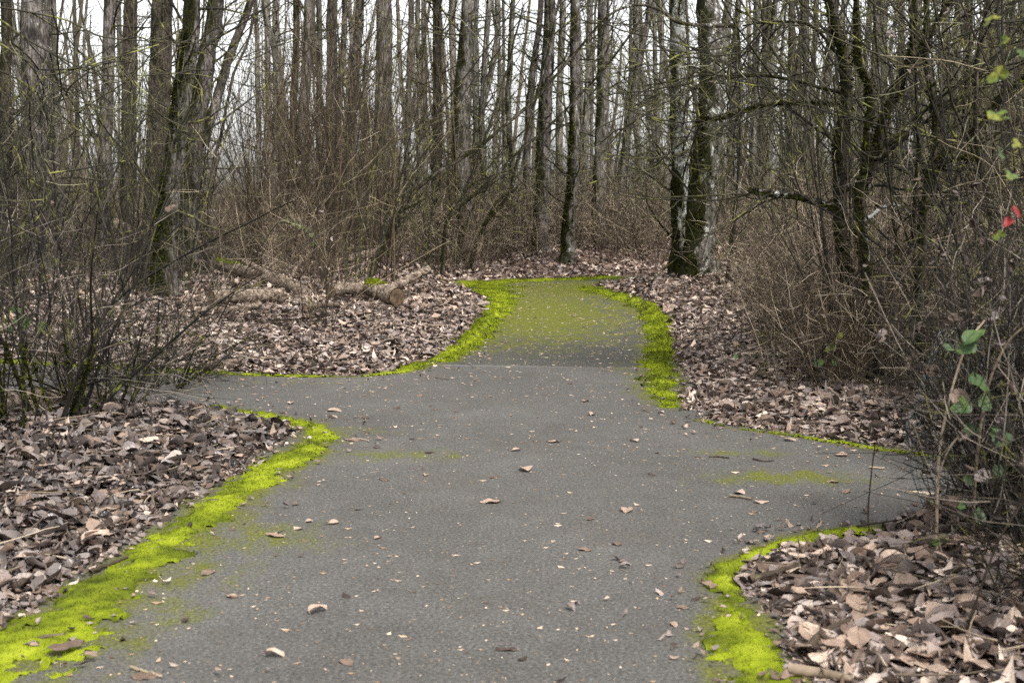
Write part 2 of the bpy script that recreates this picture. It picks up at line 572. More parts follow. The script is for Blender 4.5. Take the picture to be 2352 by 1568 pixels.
def mat_log():
    n = NT('dead_wood')
    a = n.noise(n.pos((0.6, 1, 1)), 30, 5, 0.65, 0.4)
    col = n.ramp(a, [(0.34, (0.012, 0.009, 0.007)), (0.49, (0.12, 0.09, 0.068)), (0.67, (0.36, 0.295, 0.235))])
    g = n.node('ShaderNodeNewGeometry')
    nz = sub(n, g.outputs['Normal'], 2)
    mf = n.math('MULTIPLY', n.math('SUBTRACT', n.math('ADD', n.noise(n.pos(), 4, 4), n.math('MULTIPLY', nz, 0.10)), 0.74), 8, True)
    col = n.mix(mf, col, (0.12, 0.15, 0.012))
    n.bump(a, 0.9, 0.015)
    return n.done(col, 0.9, 0.2)
M['log'] = mat_log()

def mat_cut():
    n = NT('sawn_end')
    uv = n.attr('luv').outputs['Vector']
    r = sub(n, uv, 0)
    w = n.math('SINE', n.math('ADD', n.math('MULTIPLY', r, 55.0), n.math('MULTIPLY', n.noise(n.pos(), 20, 3), 5.0)))
    f = n.math('ADD', n.math('MULTIPLY', w, 0.2), n.noise(n.pos(), 16, 4))
    col = n.ramp(f, [(0.25, (0.02, 0.014, 0.009)), (0.55, (0.095, 0.065, 0.04)), (0.8, (0.2, 0.145, 0.09))])
    return n.done(col, 0.85, 0.2)
M['cut'] = mat_cut()

def mat_wire():
    n = NT('galvanised_wire')
    n.b.inputs['Metallic'].default_value = 0.6
    return n.done(n.ramp(n.noise(n.pos(), 30, 2), [(0.3, (0.10, 0.12, 0.12)), (0.7, (0.30, 0.34, 0.35))]), 0.5, 0.5)
M['wire'] = mat_wire()

# ------------------------------------------------------------------ the path outline (metres, from measured points)
NEAR_L = [(-420, 1740), (0, 1470), (130, 1400), (250, 1310), (340, 1235), (440, 1165), (540, 1100), (620, 1050), (690, 1012), (708, 992), (675, 976),
          (600, 962), (540, 948), (490, 938), (300, 925), (0, 905), (-500, 872), (-1600, 830)]
FAR_L = [(-1600, 770), (-500, 812), (0, 832), (150, 840), (440, 855), (560, 862), (700, 869), (830, 868), (900, 862), (950, 850), (1000, 838)]
BACK_L = [(1030, 820), (1080, 785), (1122, 742), (1145, 712), (1150, 690), (1120, 668), (1056, 654), (1095, 645), (1250, 641.5), (1400, 636), (1560, 630), (1800, 626)]
BACK_R = [(1800, 632), (1560, 637), (1440, 643), (1372, 653), (1340, 663), (1400, 679), (1465, 694), (1508, 720), (1525, 770), (1540, 830), (1550, 848)]
FAR_R = [(1566, 872), (1550, 905), (1562, 938), (1600, 968), (1680, 985), (1800, 1001), (1950, 1025), (2100, 1045), (2352, 1062), (3000, 1110), (4200, 1190)]
NEAR_R = [(4200, 1390), (3000, 1290), (2400, 1228), (2140, 1214), (2000, 1214), (1870, 1226), (1780, 1250), (1722, 1276), (1692, 1305), (1705, 1360), (1755, 1430), (1780, 1480), (1795, 1568), (1850, 1740)]
POLY = np.array([G(x, y)[:2] for x, y in NEAR_L + FAR_L + BACK_L + BACK_R + FAR_R + NEAR_R])

def seg_dist(px, py, a, b):
    ab = b - a
    L2 = max(float(ab @ ab), 1e-12)
    t = np.clip(((px-a[0])*ab[0] + (py-a[1])*ab[1])/L2, 0, 1)
    return np.hypot(px - a[0] - t*ab[0], py - a[1] - t*ab[1]), t

def sdf(px, py):
    px = np.asarray(px, float); py = np.asarray(py, float)
    d = np.full(px.shape, 1e9)
    ins = np.zeros(px.shape, bool)
    n = len(POLY)
    for i in range(n):
        a, b = POLY[i], POLY[(i+1) % n]
        d = np.minimum(d, seg_dist(px, py, a, b)[0])
        c = ((a[1] > py) != (b[1] > py))
        with np.errstate(divide='ignore', invalid='ignore'):
            xx = (b[0]-a[0])*(py-a[1])/(b[1]-a[1] + 1e-15) + a[0]
        ins ^= c & (px < xx)
    return np.where(ins, -d, d)

def sdf_w(px, py):
    return sdf(px, py) + 0.035*wob(px, py, 5.0) + 0.02*wob(px+3, py, 17.0)

def height(x, y, d=None):
    """forest floor; inside the path the sheet lies hidden below the asphalt"""
    x = np.asarray(x, float); y = np.asarray(y, float)
    if d is None:
        d = sdf_w(x, y)
    o = sstep(-0.06, 0.05, d)*0.135 - 0.13 + 0.12*0
    o = o + 0.07*sstep(0.05, 0.9, d)
    o = o + (x > 0)*sstep(8.5, 11, y)*0.30*sstep(0.4, 3.2, d)
    o = o + (x < 0)*sstep(10, 13, y)*0.10*sstep(0.3, 3.0, d)
    o = o + sstep(0.1, 1.2, d)*(0.035*wob(x, y, 2.3) + 0.015*wob(x, y+9, 6.0))
    return o

def H(x, y):
    return float(height(np.array([x]), np.array([y]))[0])

def GP(x, y, up):            # a point above the floor seen at (x, y)
    g = G(x, y)
    for _ in range(4):
        g = G(x, y, H(g[0], g[1]))
    return np.array([g[0], g[1], H(g[0], g[1]) + up])

SEAM_A, SEAM_B = G(1000, 839)[:2], G(1550, 847)[:2]

def seam_side(x, y):      # >0 near side of the seam
    yy = SEAM_A[1] + (x - SEAM_A[0])*(SEAM_B[1]-SEAM_A[1])/(SEAM_B[0]-SEAM_A[0])
    return yy - y + 0.02*wob(x, x*0, 4.0)

def path_z(x, y):
    s = seam_side(x, y)
    return 0.012*sstep(-0.02, 0.015, s) - 0.05*sstep(0.0, 2.5, -s)*sstep(9.0, 5.0, -s)

# ------------------------------------------------------------------ ground sheet
def axis(lo, hi, st, far_lo, far_hi):
    c = np.arange(lo, hi + st/2, st)
    g1, s = [], st
    v = lo
    while v > far_lo:
        s *= 1.35
        v -= s
        g1.append(v)
    g2, s = [], st
    v = hi
    while v < far_hi:
        s *= 1.35
        v += s
        g2.append(v)
    return np.concatenate([np.array(g1[::-1]), c, np.array(g2)])

def grid_faces(ny, nx):
    i = np.arange(ny-1)[:, None]*nx
    j = np.arange(nx-1)[None, :]
    return np.stack([i+j, i+j+1, i+nx+j+1, i+nx+j], axis=-1).reshape(-1, 4)

gx = axis(-12, 11, 0.07, -900, 900)
gy = axis(-1, 27, 0.07, -300, 1800)
GX, GY = np.meshgrid(gx, gy)
gd = np.full(GX.shape, 5.0)
nearm = (GX > -14) & (GX < 13) & (GY > -2) & (GY < 30)
gd[nearm] = sdf_w(GX[nearm], GY[nearm])
GZ = height(GX, GY, gd)
mb = MB()
mb.add(np.stack([GX, GY, GZ], -1).reshape(-1, 3), q=grid_faces(len(gy), len(gx)))
gr = mb.build('ground', M['ground'])
tag(gr, 'dark forest floor under the leaf litter', 'ground', kind='structure')

# ------------------------------------------------------------------ moss bands, path sheet
BANDS = [
    ([(-160, 1600, .34), (60, 1490, .30), (180, 1415, .27), (300, 1325, .25), (400, 1245, .22), (500, 1170, .18), (600, 1100, .18), (690, 1050, .19), (740, 1012, .15), (722, 985, .14), (650, 970, .13), (560, 952, .12), (500, 940, .11)], 1.0),
    ([(-400, 815, .14), (0, 834, .13), (150, 841, .13), (440, 857, .11), (560, 864, .08), (700, 869, .05), (830, 868, .05), (920, 859, .06), (965, 840, .18)], 1.0),
    ([(1018, 828, .17), (1072, 788, .20), (1115, 745, .22), (1140, 712, .25), (1150, 690, .34), (1115, 663, .8), (1095, 650, .7), (1250, 643, .5), (1400, 638, .5)], 1.0),
    ([(1350, 662, .4), (1425, 681, .34), (1483, 701, .28), (1510, 733, .24), (1518, 790, .22), (1515, 830, .22), (1515, 870, .22), (1515, 905, .20), (1545, 938, .12)], 1.0),
    ([(1600, 968, .03), (1680, 987, .03), (1800, 1002, .04), (1950, 1026, .05), (2100, 1047, .07), (2350, 1064, .08)], 0.9),
    ([(2300, 1225, .10), (2140, 1222, .10), (2000, 1222, .10), (1880, 1234, .09), (1790, 1258, .08), (1712, 1292, .07), (1668, 1310, .09), (1668, 1370, .10), (1695, 1440, .14), (1722, 1500, .16), (1745, 1568, .17), (1780, 1660, .18)], 1.0),
]
FILMS = [  # centre, radius x, radius y (m), strength
    (1205, 712, 1.7, 4.6, .60), (1330, 664, 2.0, 2.8, .58), (1110, 765, .7, 2.4, .42), (1420, 700, .5, 2.5, .40), (1800, 1100, .60, .24, .44), (1700, 1045, .5, .14, .34), (1640, 1085, .3, .12, .2),
    (900, 1050, .6, .3, .32), (620, 1240, .4, .45, .34), (540, 1330, .25, .4, .22), (800, 990, .4, .25, .26), (1450, 850, .3, 1.2, .25), (700, 880, 1.2, .25, .16),
    (950, 1000, .6, .3, .12), (360, 1420, .3, .4, .3), (1620, 1400, .1, .6, .2),
]

def band_mask(x, y):
    m = np.full(x.shape, -9.0)
    for pts, k in BANDS:
        w = [(G(a, b)[:2], r) for a, b, r in pts]
        for (a, ra), (b, rb) in zip(w[:-1], w[1:]):
            d, t = seg_dist(x, y, a, b)
            m = np.maximum(m, k*(1 - d/(0.62*(ra + (rb-ra)*t))))
    return m            # 1 on the centre line, 0 at the band's edge, negative outside

px = np.arange(-10.5, 7.5, 0.035)
py = np.arange(2.2, 26.5, 0.035)
PX, PY = np.meshgrid(px, py)
pd = sdf_w(PX, PY)
keep = pd < 0.12
pm = np.full(PX.shape, -9.0)
pm[keep] = band_mask(PX[keep], PY[keep])
film = np.clip(0.62 + pm*0.16, 0, 0.8)*sstep(-3.4, -0.8, pm)
for cx, cy, rx, ry, s in FILMS:
    c = G(cx, cy)
    dd = ((PX-c[0])/rx)**2 + ((PY-c[1])/ry)**2
    film = np.maximum(film, (s + 0.24)*np.exp(-dd*0.7))
damp = np.clip(0.60*np.exp(-np.maximum(-pm, 0)*.5), 0, .6)*(pm > -8) + 0.2*np.exp(-np.abs(pd)*5)
PZ = path_z(PX, PY)
vk = np.zeros(PX.shape, bool)
fc = grid_faces(len(py), len(px))
fk = keep.ravel()[fc].all(axis=1)
fc = fc[fk]
used = np.unique(fc)
remap = np.full(PX.size, -1)
remap[used] = np.arange(len(used))
old = sstep(0.015, -0.03, seam_side(PX, PY)).ravel()[used]
mb = MB()
mb.add(np.stack([PX, PY, PZ], -1).reshape(-1, 3)[used], q=remap[fc], tone=old,
       uv=np.stack([film.ravel()[used], damp.ravel()[used], 0*used], -1))
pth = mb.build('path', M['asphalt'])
tag(pth, 'weathered grey asphalt path meeting a side path at a junction', 'path', kind='structure')

# moss cushions along the edges: a humped sheet with short tufts, one growth nobody could count
def build_moss():
    rng = np.random.default_rng(21)
    mb = MB()
    x = np.arange(-7.5, 4.5, 0.022)
    y = np.arange(2.6, 26, 0.022)
    X, Y = np.meshgrid(x, y)
    X2, Y2 = X.ravel(), Y.ravel()
    m = band_mask(X2, Y2)
    ok = m > -0.6
    mm = np.full(X2.shape, -1.0)
    n1 = fbm(X2[ok], Y2[ok], 5.0, 4) - 0.5
    n2 = fbm(X2[ok]+9, Y2[ok], 21.0, 3) - 0.5
    mm[ok] = m[ok] + 2.0*n1 + 1.8*n2 + 0.0
    base = np.where(m > -0.6, 0, 0.0)
    d = np.full(X2.shape, 1.0)
    d[ok] = sdf_w(X2[ok], Y2[ok])
    zb = np.full(X2.shape, 0.0)
    zb[ok] = np.maximum(path_z(X2[ok], Y2[ok]), height(X2[ok], Y2[ok], d[ok]))
    hump = np.zeros(X2.shape)
    hump[ok] = 0.020*np.clip(mm[ok], -0.3, 0.9) + 0.012*(fbm(X2[ok], Y2[ok], 22, 3)-0.5)*sstep(-.1, .3, mm[ok]) - 0.003
    q = grid_faces(len(y), len(x))
    kk = (mm > -0.15)[q].all(axis=1)
    q = q[kk]
    us = np.unique(q)
    rm = np.full(X2.size, -1)
    rm[us] = np.arange(len(us))
    Z = zb + hump
    tone = np.clip(0.30 + 1.2*(fbm(X2[us]+40, Y2[us], 5, 4)-0.5) + 0.35*np.clip(mm[us], 0, 1), 0.02, 1)
    mb.add(np.stack([X2, Y2, Z], -1)[us], q=rm[q], tone=tone)
    # tufts
    cand = us[mm[us] > 0.02]
    w = np.clip(7.5/np.maximum(Y2[cand], 3), 0.15, 2.0)
    npt = rng.poisson(w*3.0)
    idx = np.repeat(cand, npt)
    N = len(idx)
    bx = X2[idx] + rng.uniform(-.011, .011, N)
    by = Y2[idx] + rng.uniform(-.011, .011, N)
    bz = Z[idx] - 0.002
    sc = np.clip(Y2[idx]/6, 0.8, 2.2)
    hgt = rng.uniform(0.006, 0.016, N)*sc*0.9
    a = rng.uniform(0, 6.28, N)
    wd_ = rng.uniform(0.0015, 0.0035, N)*sc
    lx, ly = rng.normal(size=N)*0.5*hgt, rng.normal(size=N)*0.5*hgt
    v = np.stack([np.stack([bx - np.cos(a)*wd_, by - np.sin(a)*wd_, bz], -1),
                  np.stack([bx + np.cos(a)*wd_, by + np.sin(a)*wd_, bz], -1),
                  np.stack([bx + lx, by + ly, bz + hgt], -1)], axis=1)
    tt = np.clip(0.46 + 1.2*(fbm(bx+40, by, 5, 4)-0.5) + rng.normal(size=N)*0.14, 0.05, 1)
    mb.add(v.reshape(-1, 3), t=np.arange(N*3).reshape(-1, 3), tone=np.repeat(tt, 3))
    o = mb.build('moss', M['moss'], smooth=True)
    tag(o, 'bright yellow green moss cushions along the path edges', 'moss', kind='stuff')
build_moss()

# ------------------------------------------------------------------ leaves
def leaf_proto(rng, nu, nv, flat=False):
    """one dead leaf: unit length along +Y, pointed tip, cupped and curled. returns verts, quads, uv"""
    v = np.linspace(0, 1, nv)
    u = np.linspace(-1, 1, nu)
    U, V = np.meshgrid(u, v)
    asp = rng.uniform(0.5, 0.92)
    wv = np.sin(np.pi*np.clip(V, 0, 1)**rng.uniform(0.55, 0.8))**0.75*(1-0.25*V)
    wv = np.maximum(wv, 0.03)
    edge = 1 + 0.10*np.sin(V*rng.uniform(18, 30) + rng.uniform(0, 6))*np.abs(U)
    x = U*wv*asp*0.5*edge
    y = V - 0.5 - 0.10*np.abs(U)*(V < 0.2)
    k = 0.35 if flat else (0.42 if rng.random() < 0.65 else 1.0)
    cup = rng.uniform(-.8, 1.0)*k
    roll = rng.uniform(-0.6, .8)*k
    z = cup*np.abs(U)**1.6*wv*0.5 + roll*(V-0.5)**2 + rng.uniform(-.25, .25)*k*U*(V-.4)
    z = z + 0.05*np.sin(U*rng.uniform(3, 7) + V*rng.uniform(4, 11) + rng.uniform(0, 6))
    if not flat and rng.random() < 0.25:      # a curled tip
        c = np.clip(V-0.6, 0, 1)
        z = z + rng.uniform(0.6, 1.8)*c**2*2
        y = y - c*0.35
    P = np.stack([x, y, z], -1).reshape(-1, 3)
    return P, grid_faces(nv, nu), np.stack([U.ravel(), V.ravel(), 0*U.ravel()], -1)

rngL = np.random.default_rng(77)
LEAF_HI = [leaf_proto(rngL, 7, 9) for _ in range(18)]
LEAF_MID = [leaf_proto(rngL, 5, 5) for _ in range(14)]
LEAF_LO = [leaf_proto(rngL, 3, 3) for _ in range(10)]
LEAF_FLAT = [leaf_proto(rngL, 7, 9, True) for _ in range(6)]

def lobed_proto(rng):
    n, rg = 30, 4
    th = np.linspace(0, 2*math.pi, n, endpoint=False)
    lob = 0.30 + 0.24*np.abs(np.cos(1.5*(th - math.pi/2)))**0.8 + 0.03*np.sin(th*9 + rng.uniform(0, 6))
    lob *= 1 - 0.35*np.exp(-((th - 1.5*math.pi)/.35)**2)
    P, uv = [[0, 0, 0]], [[0, .5, 0]]
    for k in range(1, rg+1):
        f = k/rg
        for t, l in zip(th, lob):
            P.append([l*f*math.cos(t), l*f*math.sin(t), .10*f*f*math.sin(2*t + 1) + .05*math.sin(5*t)*f])
            uv.append([f*math.cos(t), .5 + .5*f*math.sin(t), 0])
    tri = [[0, 1+i, 1+(i+1) % n] for i in range(n)]
    q = [[1+k*n+i, 1+(k+1)*n+i, 1+(k+1)*n+(i+1) % n, 1+k*n+(i+1) % n] for k in range(rg-1) for i in range(n)]
    q += [[a, b, c, c] for a, b, c in []]
    return np.array(P), np.array(q), np.array(uv), np.array(tri)
LEAF_LOBED = [lobed_proto(rngL) for _ in range(5)]

def rot_mats(yaw, tilt, tdir):
    """rotation: spin about z, then tilt about a horizontal axis"""
    cy, sy = np.cos(yaw), np.sin(yaw)
    Z = np.zeros_like(yaw); O = np.ones_like(yaw)
    Rz = np.stack([np.stack([cy, -sy, Z], -1), np.stack([sy, cy, Z], -1), np.stack([Z, Z, O], -1)], 1)
    ax = np.stack([np.cos(tdir), np.sin(tdir), Z], -1)
    c, s = np.cos(tilt), np.sin(tilt)
    K = np.zeros((len(yaw), 3, 3))
    K[:, 0, 1], K[:, 0, 2], K[:, 1, 0] = -ax[:, 2], ax[:, 1], ax[:, 2]
    K[:, 1, 2], K[:, 2, 0], K[:, 2, 1] = -ax[:, 0], -ax[:, 1], ax[:, 0]
    I = np.eye(3)[None]
    Rt = I + s[:, None, None]*K + (1-c)[:, None, None]*(K @ K)
    return Rt @ Rz

def scatter_leaves(mb, rng, protos, pos, size, tilt_sd, tone, wet_sheen=None):
    N = len(pos)
    wet_sheen = np.zeros(N) if wet_sheen is None else wet_sheen
    pick = rng.integers(0, len(protos), N)
    yaw = rng.uniform(0, 6.28, N)
    tilt = np.abs(rng.normal(size=N))*tilt_sd
    R = rot_mats(yaw, tilt, rng.uniform(0, 6.28, N))
    flip = rng.random(N) < 0.42
    R[flip] = R[flip] @ np.diag([1.0, -1.0, -1.0])
    for k, (P, q, uv) in enumerate(protos):
        s = np.where(pick == k)[0]
        if len(s) == 0:
            continue
        X = np.einsum('nij,vj->nvi', R[s], P)*size[s][:, None, None] + pos[s][:, None, :]
        # keep the lowest point near the ground
        n_, m_ = len(s), len(P)
        qq = (q[None] + (np.arange(n_)*m_)[:, None, None]).reshape(-1, 4)
        uu = np.tile(uv, (n_, 1))
        uu[:, 2] = np.repeat(wet_sheen[s], m_)
        mb.add(X.reshape(-1, 3), q=qq, tone=np.repeat(tone[s], m_), uv=uu)

def litter():
    rng = np.random.default_rng(31)
    near, lo = MB(), MB()
    y0 = np.array([2.4, 5, 9, 14, 20, 26, 34])
    dens = [900, 800, 560, 330, 190, 90]
    pts = []
    for a, b, dn in zip(y0[:-1], y0[1:], dens):
        w = 0.46*b + 1.2
        n = int(dn*(b-a)*2*w)
        pts.append(np.stack([rng.uniform(-w, w, n), rng.uniform(a, b, n)], -1))
    p = np.concatenate(pts)
    p = p[np.abs(p[:, 0]) < 0.46*p[:, 1] + 1.2]
    d = sdf_w(p[:, 0], p[:, 1])
    bm = band_mask(p[:, 0], p[:, 1])
    prob = sstep(-0.02, 0.22, d + 0.16*wob(p[:, 0], p[:, 1], 3.1))*np.where(bm > 0.05, 0.05, 1.0)
    # barer strip of soil beside the path
    ok = rng.random(len(p)) < prob
    p, d = p[ok], d[ok]
    z = height(p[:, 0], p[:, 1], d)
    N = len(p)
    lift = rng.uniform(0.0, 0.045, N)*sstep(0.0, 0.5, d) + 0.008
    pos = np.stack([p[:, 0], p[:, 1], z + lift], -1)
    size = np.clip(rng.lognormal(math.log(0.070), 0.42, N)*np.where(p[:, 1] > 14, 1.25, 1.0), 0.018, 0.125)
    tone = np.clip(rng.normal(0.48, 0.27, N) + 0.10*wob(p[:, 0], p[:, 1], 1.7), 0.0, 1.0)
    tone = np.where((p[:, 0] < 0) & (p[:, 1] < 9.5), tone - 0.17, tone + 0.05)
    yy = p[:, 1]
    wet_sheen = np.clip(rng.random(N)*1.3*np.where((p[:, 0] < 0) & (yy < 9.5), 1.0, .35), 0, 1)
    m1 = yy < 9.5
    m2 = (yy >= 9.5) & (yy < 16)
    m3 = yy >= 16
    scatter_leaves(near, rng, LEAF_HI, pos[m1], size[m1], 0.27, tone[m1], wet_sheen[m1])
    scatter_leaves(near, rng, LEAF_MID, pos[m2], size[m2], 0.34, tone[m2], wet_sheen[m2])
    scatter_leaves(near, rng, LEAF_LO, pos[m3], size[m3]*1.1, 0.55, tone[m3])
    n = 44000
    cy = 2.6 + 12*rng.random(n)
    cx = rng.uniform(-.46, .46, n)*cy*1.1
    cd = sdf_w(cx, cy)
    k = (cd > -0.8) & (cd < 0.9) & (rng.random(n) < np.where(band_mask(cx, cy) > 0.1, .07, np.where(cd < 0, .55*np.exp(np.minimum(cd, 0)*7), 1.0)))
    cx, cy, cd = cx[k], cy[k], cd[k]
    cz = np.maximum(height(cx, cy, cd), path_z(cx, cy)) + rng.uniform(.006, .02, len(cx))
    scatter_leaves(near, rng, LEAF_MID, np.stack([cx, cy, cz], -1), rng.uniform(.012, .05, len(cx)), .45, np.clip(rng.normal(.42, .27, len(cx)), 0, 1))
    c = GP(2300, 1235, 0)
    n = 900
    rr, aa = .42*np.sqrt(rng.random(n)), rng.uniform(0, 6.28, n)
    cx, cy = c[0] + rr*np.cos(aa)*1.2, c[1] + rr*np.sin(aa)
    cz = height(cx, cy) + np.maximum(.30*(1 - (rr/.42)**2), .01)*rng.random(n)
    scatter_leaves(near, rng, LEAF_HI, np.stack([cx, cy, cz], -1), rng.uniform(.04, .10, n), .9, np.clip(rng.normal(.36, .22, n), 0, 1))
    o = near.build('leaf_litter', M['leaf'])
    tag(o, 'deep bed of dry brown fallen leaves on both sides of the path', 'leaf litter', kind='stuff')
litter()

LEAF_MESHES = []
def make_leaf_meshes():
    rng = np.random.default_rng(8)
    for k in range(16):
        P, q, uv = leaf_proto(rng, 9, 11, flat=(k % 4 == 3))
        # a thin petiole belongs to the leaf
        b = MB()
        b.add(P, q=q, tone=0.14 + 0.66*k/15, uv=uv)
        st = np.array([[[0, -0.48, P[4, 2]], [0.02, -0.62, P[4, 2] + 0.02], [0.06, -0.78, P[4, 2] + 0.01]]])
        tubes(b, st, np.array([[0.014, 0.011, 0.012]]), 4, tone=[0.2])
        P2 = np.concatenate(b.v)
        b.v = [v - np.array([0, 0, P2[:, 2].min()], np.float32) for v in b.v]
        LEAF_MESHES.append(b.mesh('fallen_leaf', M['leaf'], True))
make_leaf_meshes()

def leaf_at(x, y, z, size, rng, label, group, tilt=0.12, k=None):
    o = bpy.data.objects.new('fallen_leaf', LEAF_MESHES[int(rng.integers(0, 16)) if k is None else k])
    COL.objects.link(o)
    o.location = (x, y, z)
    o.scale = (size, size, size*rng.uniform(0.5, 1.0))
    o.rotation_euler = (rng.normal()*tilt, rng.normal()*tilt, rng.uniform(0, 6.28))
    return tag(o, label, 'leaf', group)

PATH_LEAVES = [  # x, y, length, label
    (630, 1237, 46, 'pale pink tan leaf on the asphalt beside the left moss band'),
    (683, 1220, 28, 'small cupped white leaf just right of the pale pink leaf'),
    (710, 1204, 25, 'small brown leaf above the cupped white leaf near the left moss'),
    (475, 1324, 44, 'folded grey leaf standing up at the inner edge of left moss'),
    (530, 1378, 27, 'crumpled pale leaf below the folded grey leaf near the left moss'),
    (733, 1413, 46, 'crinkled beige leaf on bare asphalt in the left foreground'),
    (157, 1505, 78, 'large grey lobed leaf lying on the moss at the bottom left'),
    (213, 1527, 32, 'orange tan leaf at the moss edge beside the large grey leaf'),
    (632, 1516, 42, 'crumpled pale leaf near the bottom edge left of the pink leaf'),
    (798, 1531, 44, 'flat pinkish leaf lying near the bottom edge of the picture'),
    (340, 1562, 62, 'brown leaf cut by the bottom edge of the picture'),
    (1165, 1501, 46, 'dark red brown rolled leaf low on the middle of the path'),
    (1125, 1160, 44, 'pale folded leaf in the middle of the path at the junction'),
    (1440, 1180, 40, 'tan flat leaf right of the pale folded middle leaf'),
    (1495, 1095, 24, 'dark curled leaf standing upright on the right of the junction'),
    (1345, 1270, 30, 'flat orange brown leaf on asphalt below the tan flat leaf'),
    (1700, 1137, 36, 'white curled leaf beside a twig on the right side path'),
    (1750, 1160, 30, 'brown leaf below the white curled leaf on the right side path'),
    (1945, 1135, 30, 'tan leaf in the middle of the right side path'),
    (1930, 1052, 28, 'pale leaf near the far edge of the right side path'),
    (1815, 1017, 26, 'pale leaf at the far mossy edge of the right side path'),
    (1605, 1055, 17, 'small dark leaf left of the green film on the right side path'),
    (1510, 1045, 16, 'small brown upright leaf above the dark curled leaf'),
    (1455, 1018, 24, 'pale flat leaf right of centre on the junction'),
    (1275, 1020, 26, 'pale leaf in the centre of the junction'),
    (1183, 1040, 22, 'small pale leaf left of the centre leaf on the junction'),
    (1205, 1085, 40, 'brown curled leaf above the pale folded middle leaf'),
    (990, 1045, 24, 'dark brown curled leaf left of centre on the junction'),
    (978, 1097, 18, 'small pale upright leaf below the dark brown curled leaf'),
    (880, 1108, 22, 'small flat brown leaf right of the left moss band'),
    (806, 1015, 36, 'tan leaf near the tip of the left moss corner'),
    (770, 948, 32, 'long curled pale leaf in the mouth of the left side path'),
    (840, 965, 24, 'grey leaf right of the long curled leaf'),
    (946, 1013, 17, 'small dark red leaf left of the junction centre'),
    (866, 1243, 20, 'tiny pale leaf alone on asphalt right of the pale pink leaf'),
    (1360, 958, 24, 'reddish pale leaf right of centre beyond the junction'),
    (1345, 926, 22, 'brown twig like leaf above the reddish pale leaf'),
    (1090, 878, 14, 'small upright leaf just in front of the seam'),
    (1310, 885, 14, 'small folded leaf in front of the seam right of centre'),
    (965, 912, 22, 'tan leaf behind the junction left of centre'),
    (910, 942, 20, 'small grey leaf at the left below the seam'),
    (668, 930, 22, 'pale flat leaf in the left side path'),
    (515, 878, 18, 'dark leaf by the far mossy edge of the left side path'),
    (913, 1520, 15, 'tiny grey leaf right of the flat pinkish leaf'),
    (1030, 850, 16, 'tan leaf right at the left end of the seam'),
    (1470, 709, 18, 'dark leaf on the right moss of the far path'),
    (1320, 718, 16, 'pale leaf in the middle of the far mossy path'),
    (1345, 742, 16, 'brown leaf on the far path below the mossy stretch'),
    (1160, 775, 14, 'small tan leaf on the far path near the left moss'),
    (1420, 738, 14, 'small brown leaf on the far path near the right moss'),
]

def leaf_tone(lab, i):
    if 'white' in lab: return 15
    if 'pale' in lab or 'beige' in lab: return 12 + i % 3
    if 'dark' in lab: return i % 3
    if 'tan' in lab or 'pink' in lab or 'orange' in lab: return 9 + i % 3
    return 4 + i % 4

def path_leaves():
    rng = np.random.default_rng(12)
    for i, (x, y, s, lab) in enumerate(PATH_LEAVES):
        g = G(x, y)
        z = float(path_z(np.array(g[0]), np.array(g[1]))) + (0.022 if x < 260 else 0.001)
        leaf_at(g[0], g[1], z, s/F0*g[1]*1.05, rng, lab, 'single leaves on the path', 0.06, k=leaf_tone(lab, i))
    n = 0
    while n < 60:
        x, y = rng.uniform(-2.6, 3.2), rng.uniform(3.6, 22)
        d = float(sdf_w(np.array([x]), np.array([y]))[0])
        if d > -0.12 or (rng.random() > np.exp(d*1.6) and rng.random() > 0.25):
            continue
        leaf_at(x, y, float(path_z(np.array(x), np.array(y))) + 0.001, rng.uniform(0.03, 0.06), rng,
                'small brown leaf scrap scattered on the path', 'small leaf scraps on the path', 0.08)
        n += 1
    # the largest leaves of the litter beds nearest the camera
    for (x0, x1, ya, yb, num, lab) in ((1730, 2352, 1290, 1568, 110, 'dry curled leaf in the litter bed at the lower right corner'),
                                       (0, 560, 1010, 1330, 80, 'dry purplish brown leaf in the litter bed left of the moss')):
        c = 0
        while c < num:
            g = G(rng.uniform(x0, x1), rng.uniform(ya, yb))
            d = float(sdf_w(np.array([g[0]]), np.array([g[1]]))[0])
            if d < 0.12:
                continue
            leaf_at(g[0], g[1], H(g[0], g[1]) + rng.uniform(0.03, 0.05), rng.uniform(0.06, 0.115), rng, lab,
                    'largest leaves of the near litter beds', 0.28)
            c += 1
path_leaves()

def flecks():
    rng = np.random.default_rng(3)
    mb = MB()
    n = 64000
    x, y = rng.uniform(-7, 6, n), 2.5 + 20*rng.random(n)**1.3
    d = sdf_w(x, y)
    ok = (d < -0.03) & (rng.random(n) < 0.35 + 0.65*fbm(x, y, 1.3, 3))
    x, y = x[ok], y[ok]
    N = len(x)
    L = rng.lognormal(math.log(0.0068), 0.55, N)*np.clip(y/8, 0.8, 1.7)
    L = np.clip(L, 0.003, 0.026)
    Wd = L*rng.uniform(0.25, 0.6, N)
    a = rng.uniform(0, 6.28, N)
    z = path_z(x, y) + 0.0015
    c, s = np.cos(a), np.sin(a)
    h = rng.uniform(0.0, 0.25, N)*L
    def pt(u, v, k):
        return np.stack([x + c*u*L - s*v*Wd, y + s*u*L + c*v*Wd, z + k], -1)
    V = np.stack([pt(-1, 0, h), pt(0, -1, 0*h), pt(1, 0, h), pt(0, 1, 0*h)], 1)
    mb.add(V.reshape(-1, 3), q=np.arange(N*4).reshape(-1, 4), tone=np.repeat(np.clip(rng.normal(0.5, 0.3, N), 0, 1), 4))
    o = mb.build('bud_scales', M['scale'])
    tag(o, 'tan bud scales and leaf crumbs sprinkled over the asphalt', 'plant debris', kind='stuff')
flecks()

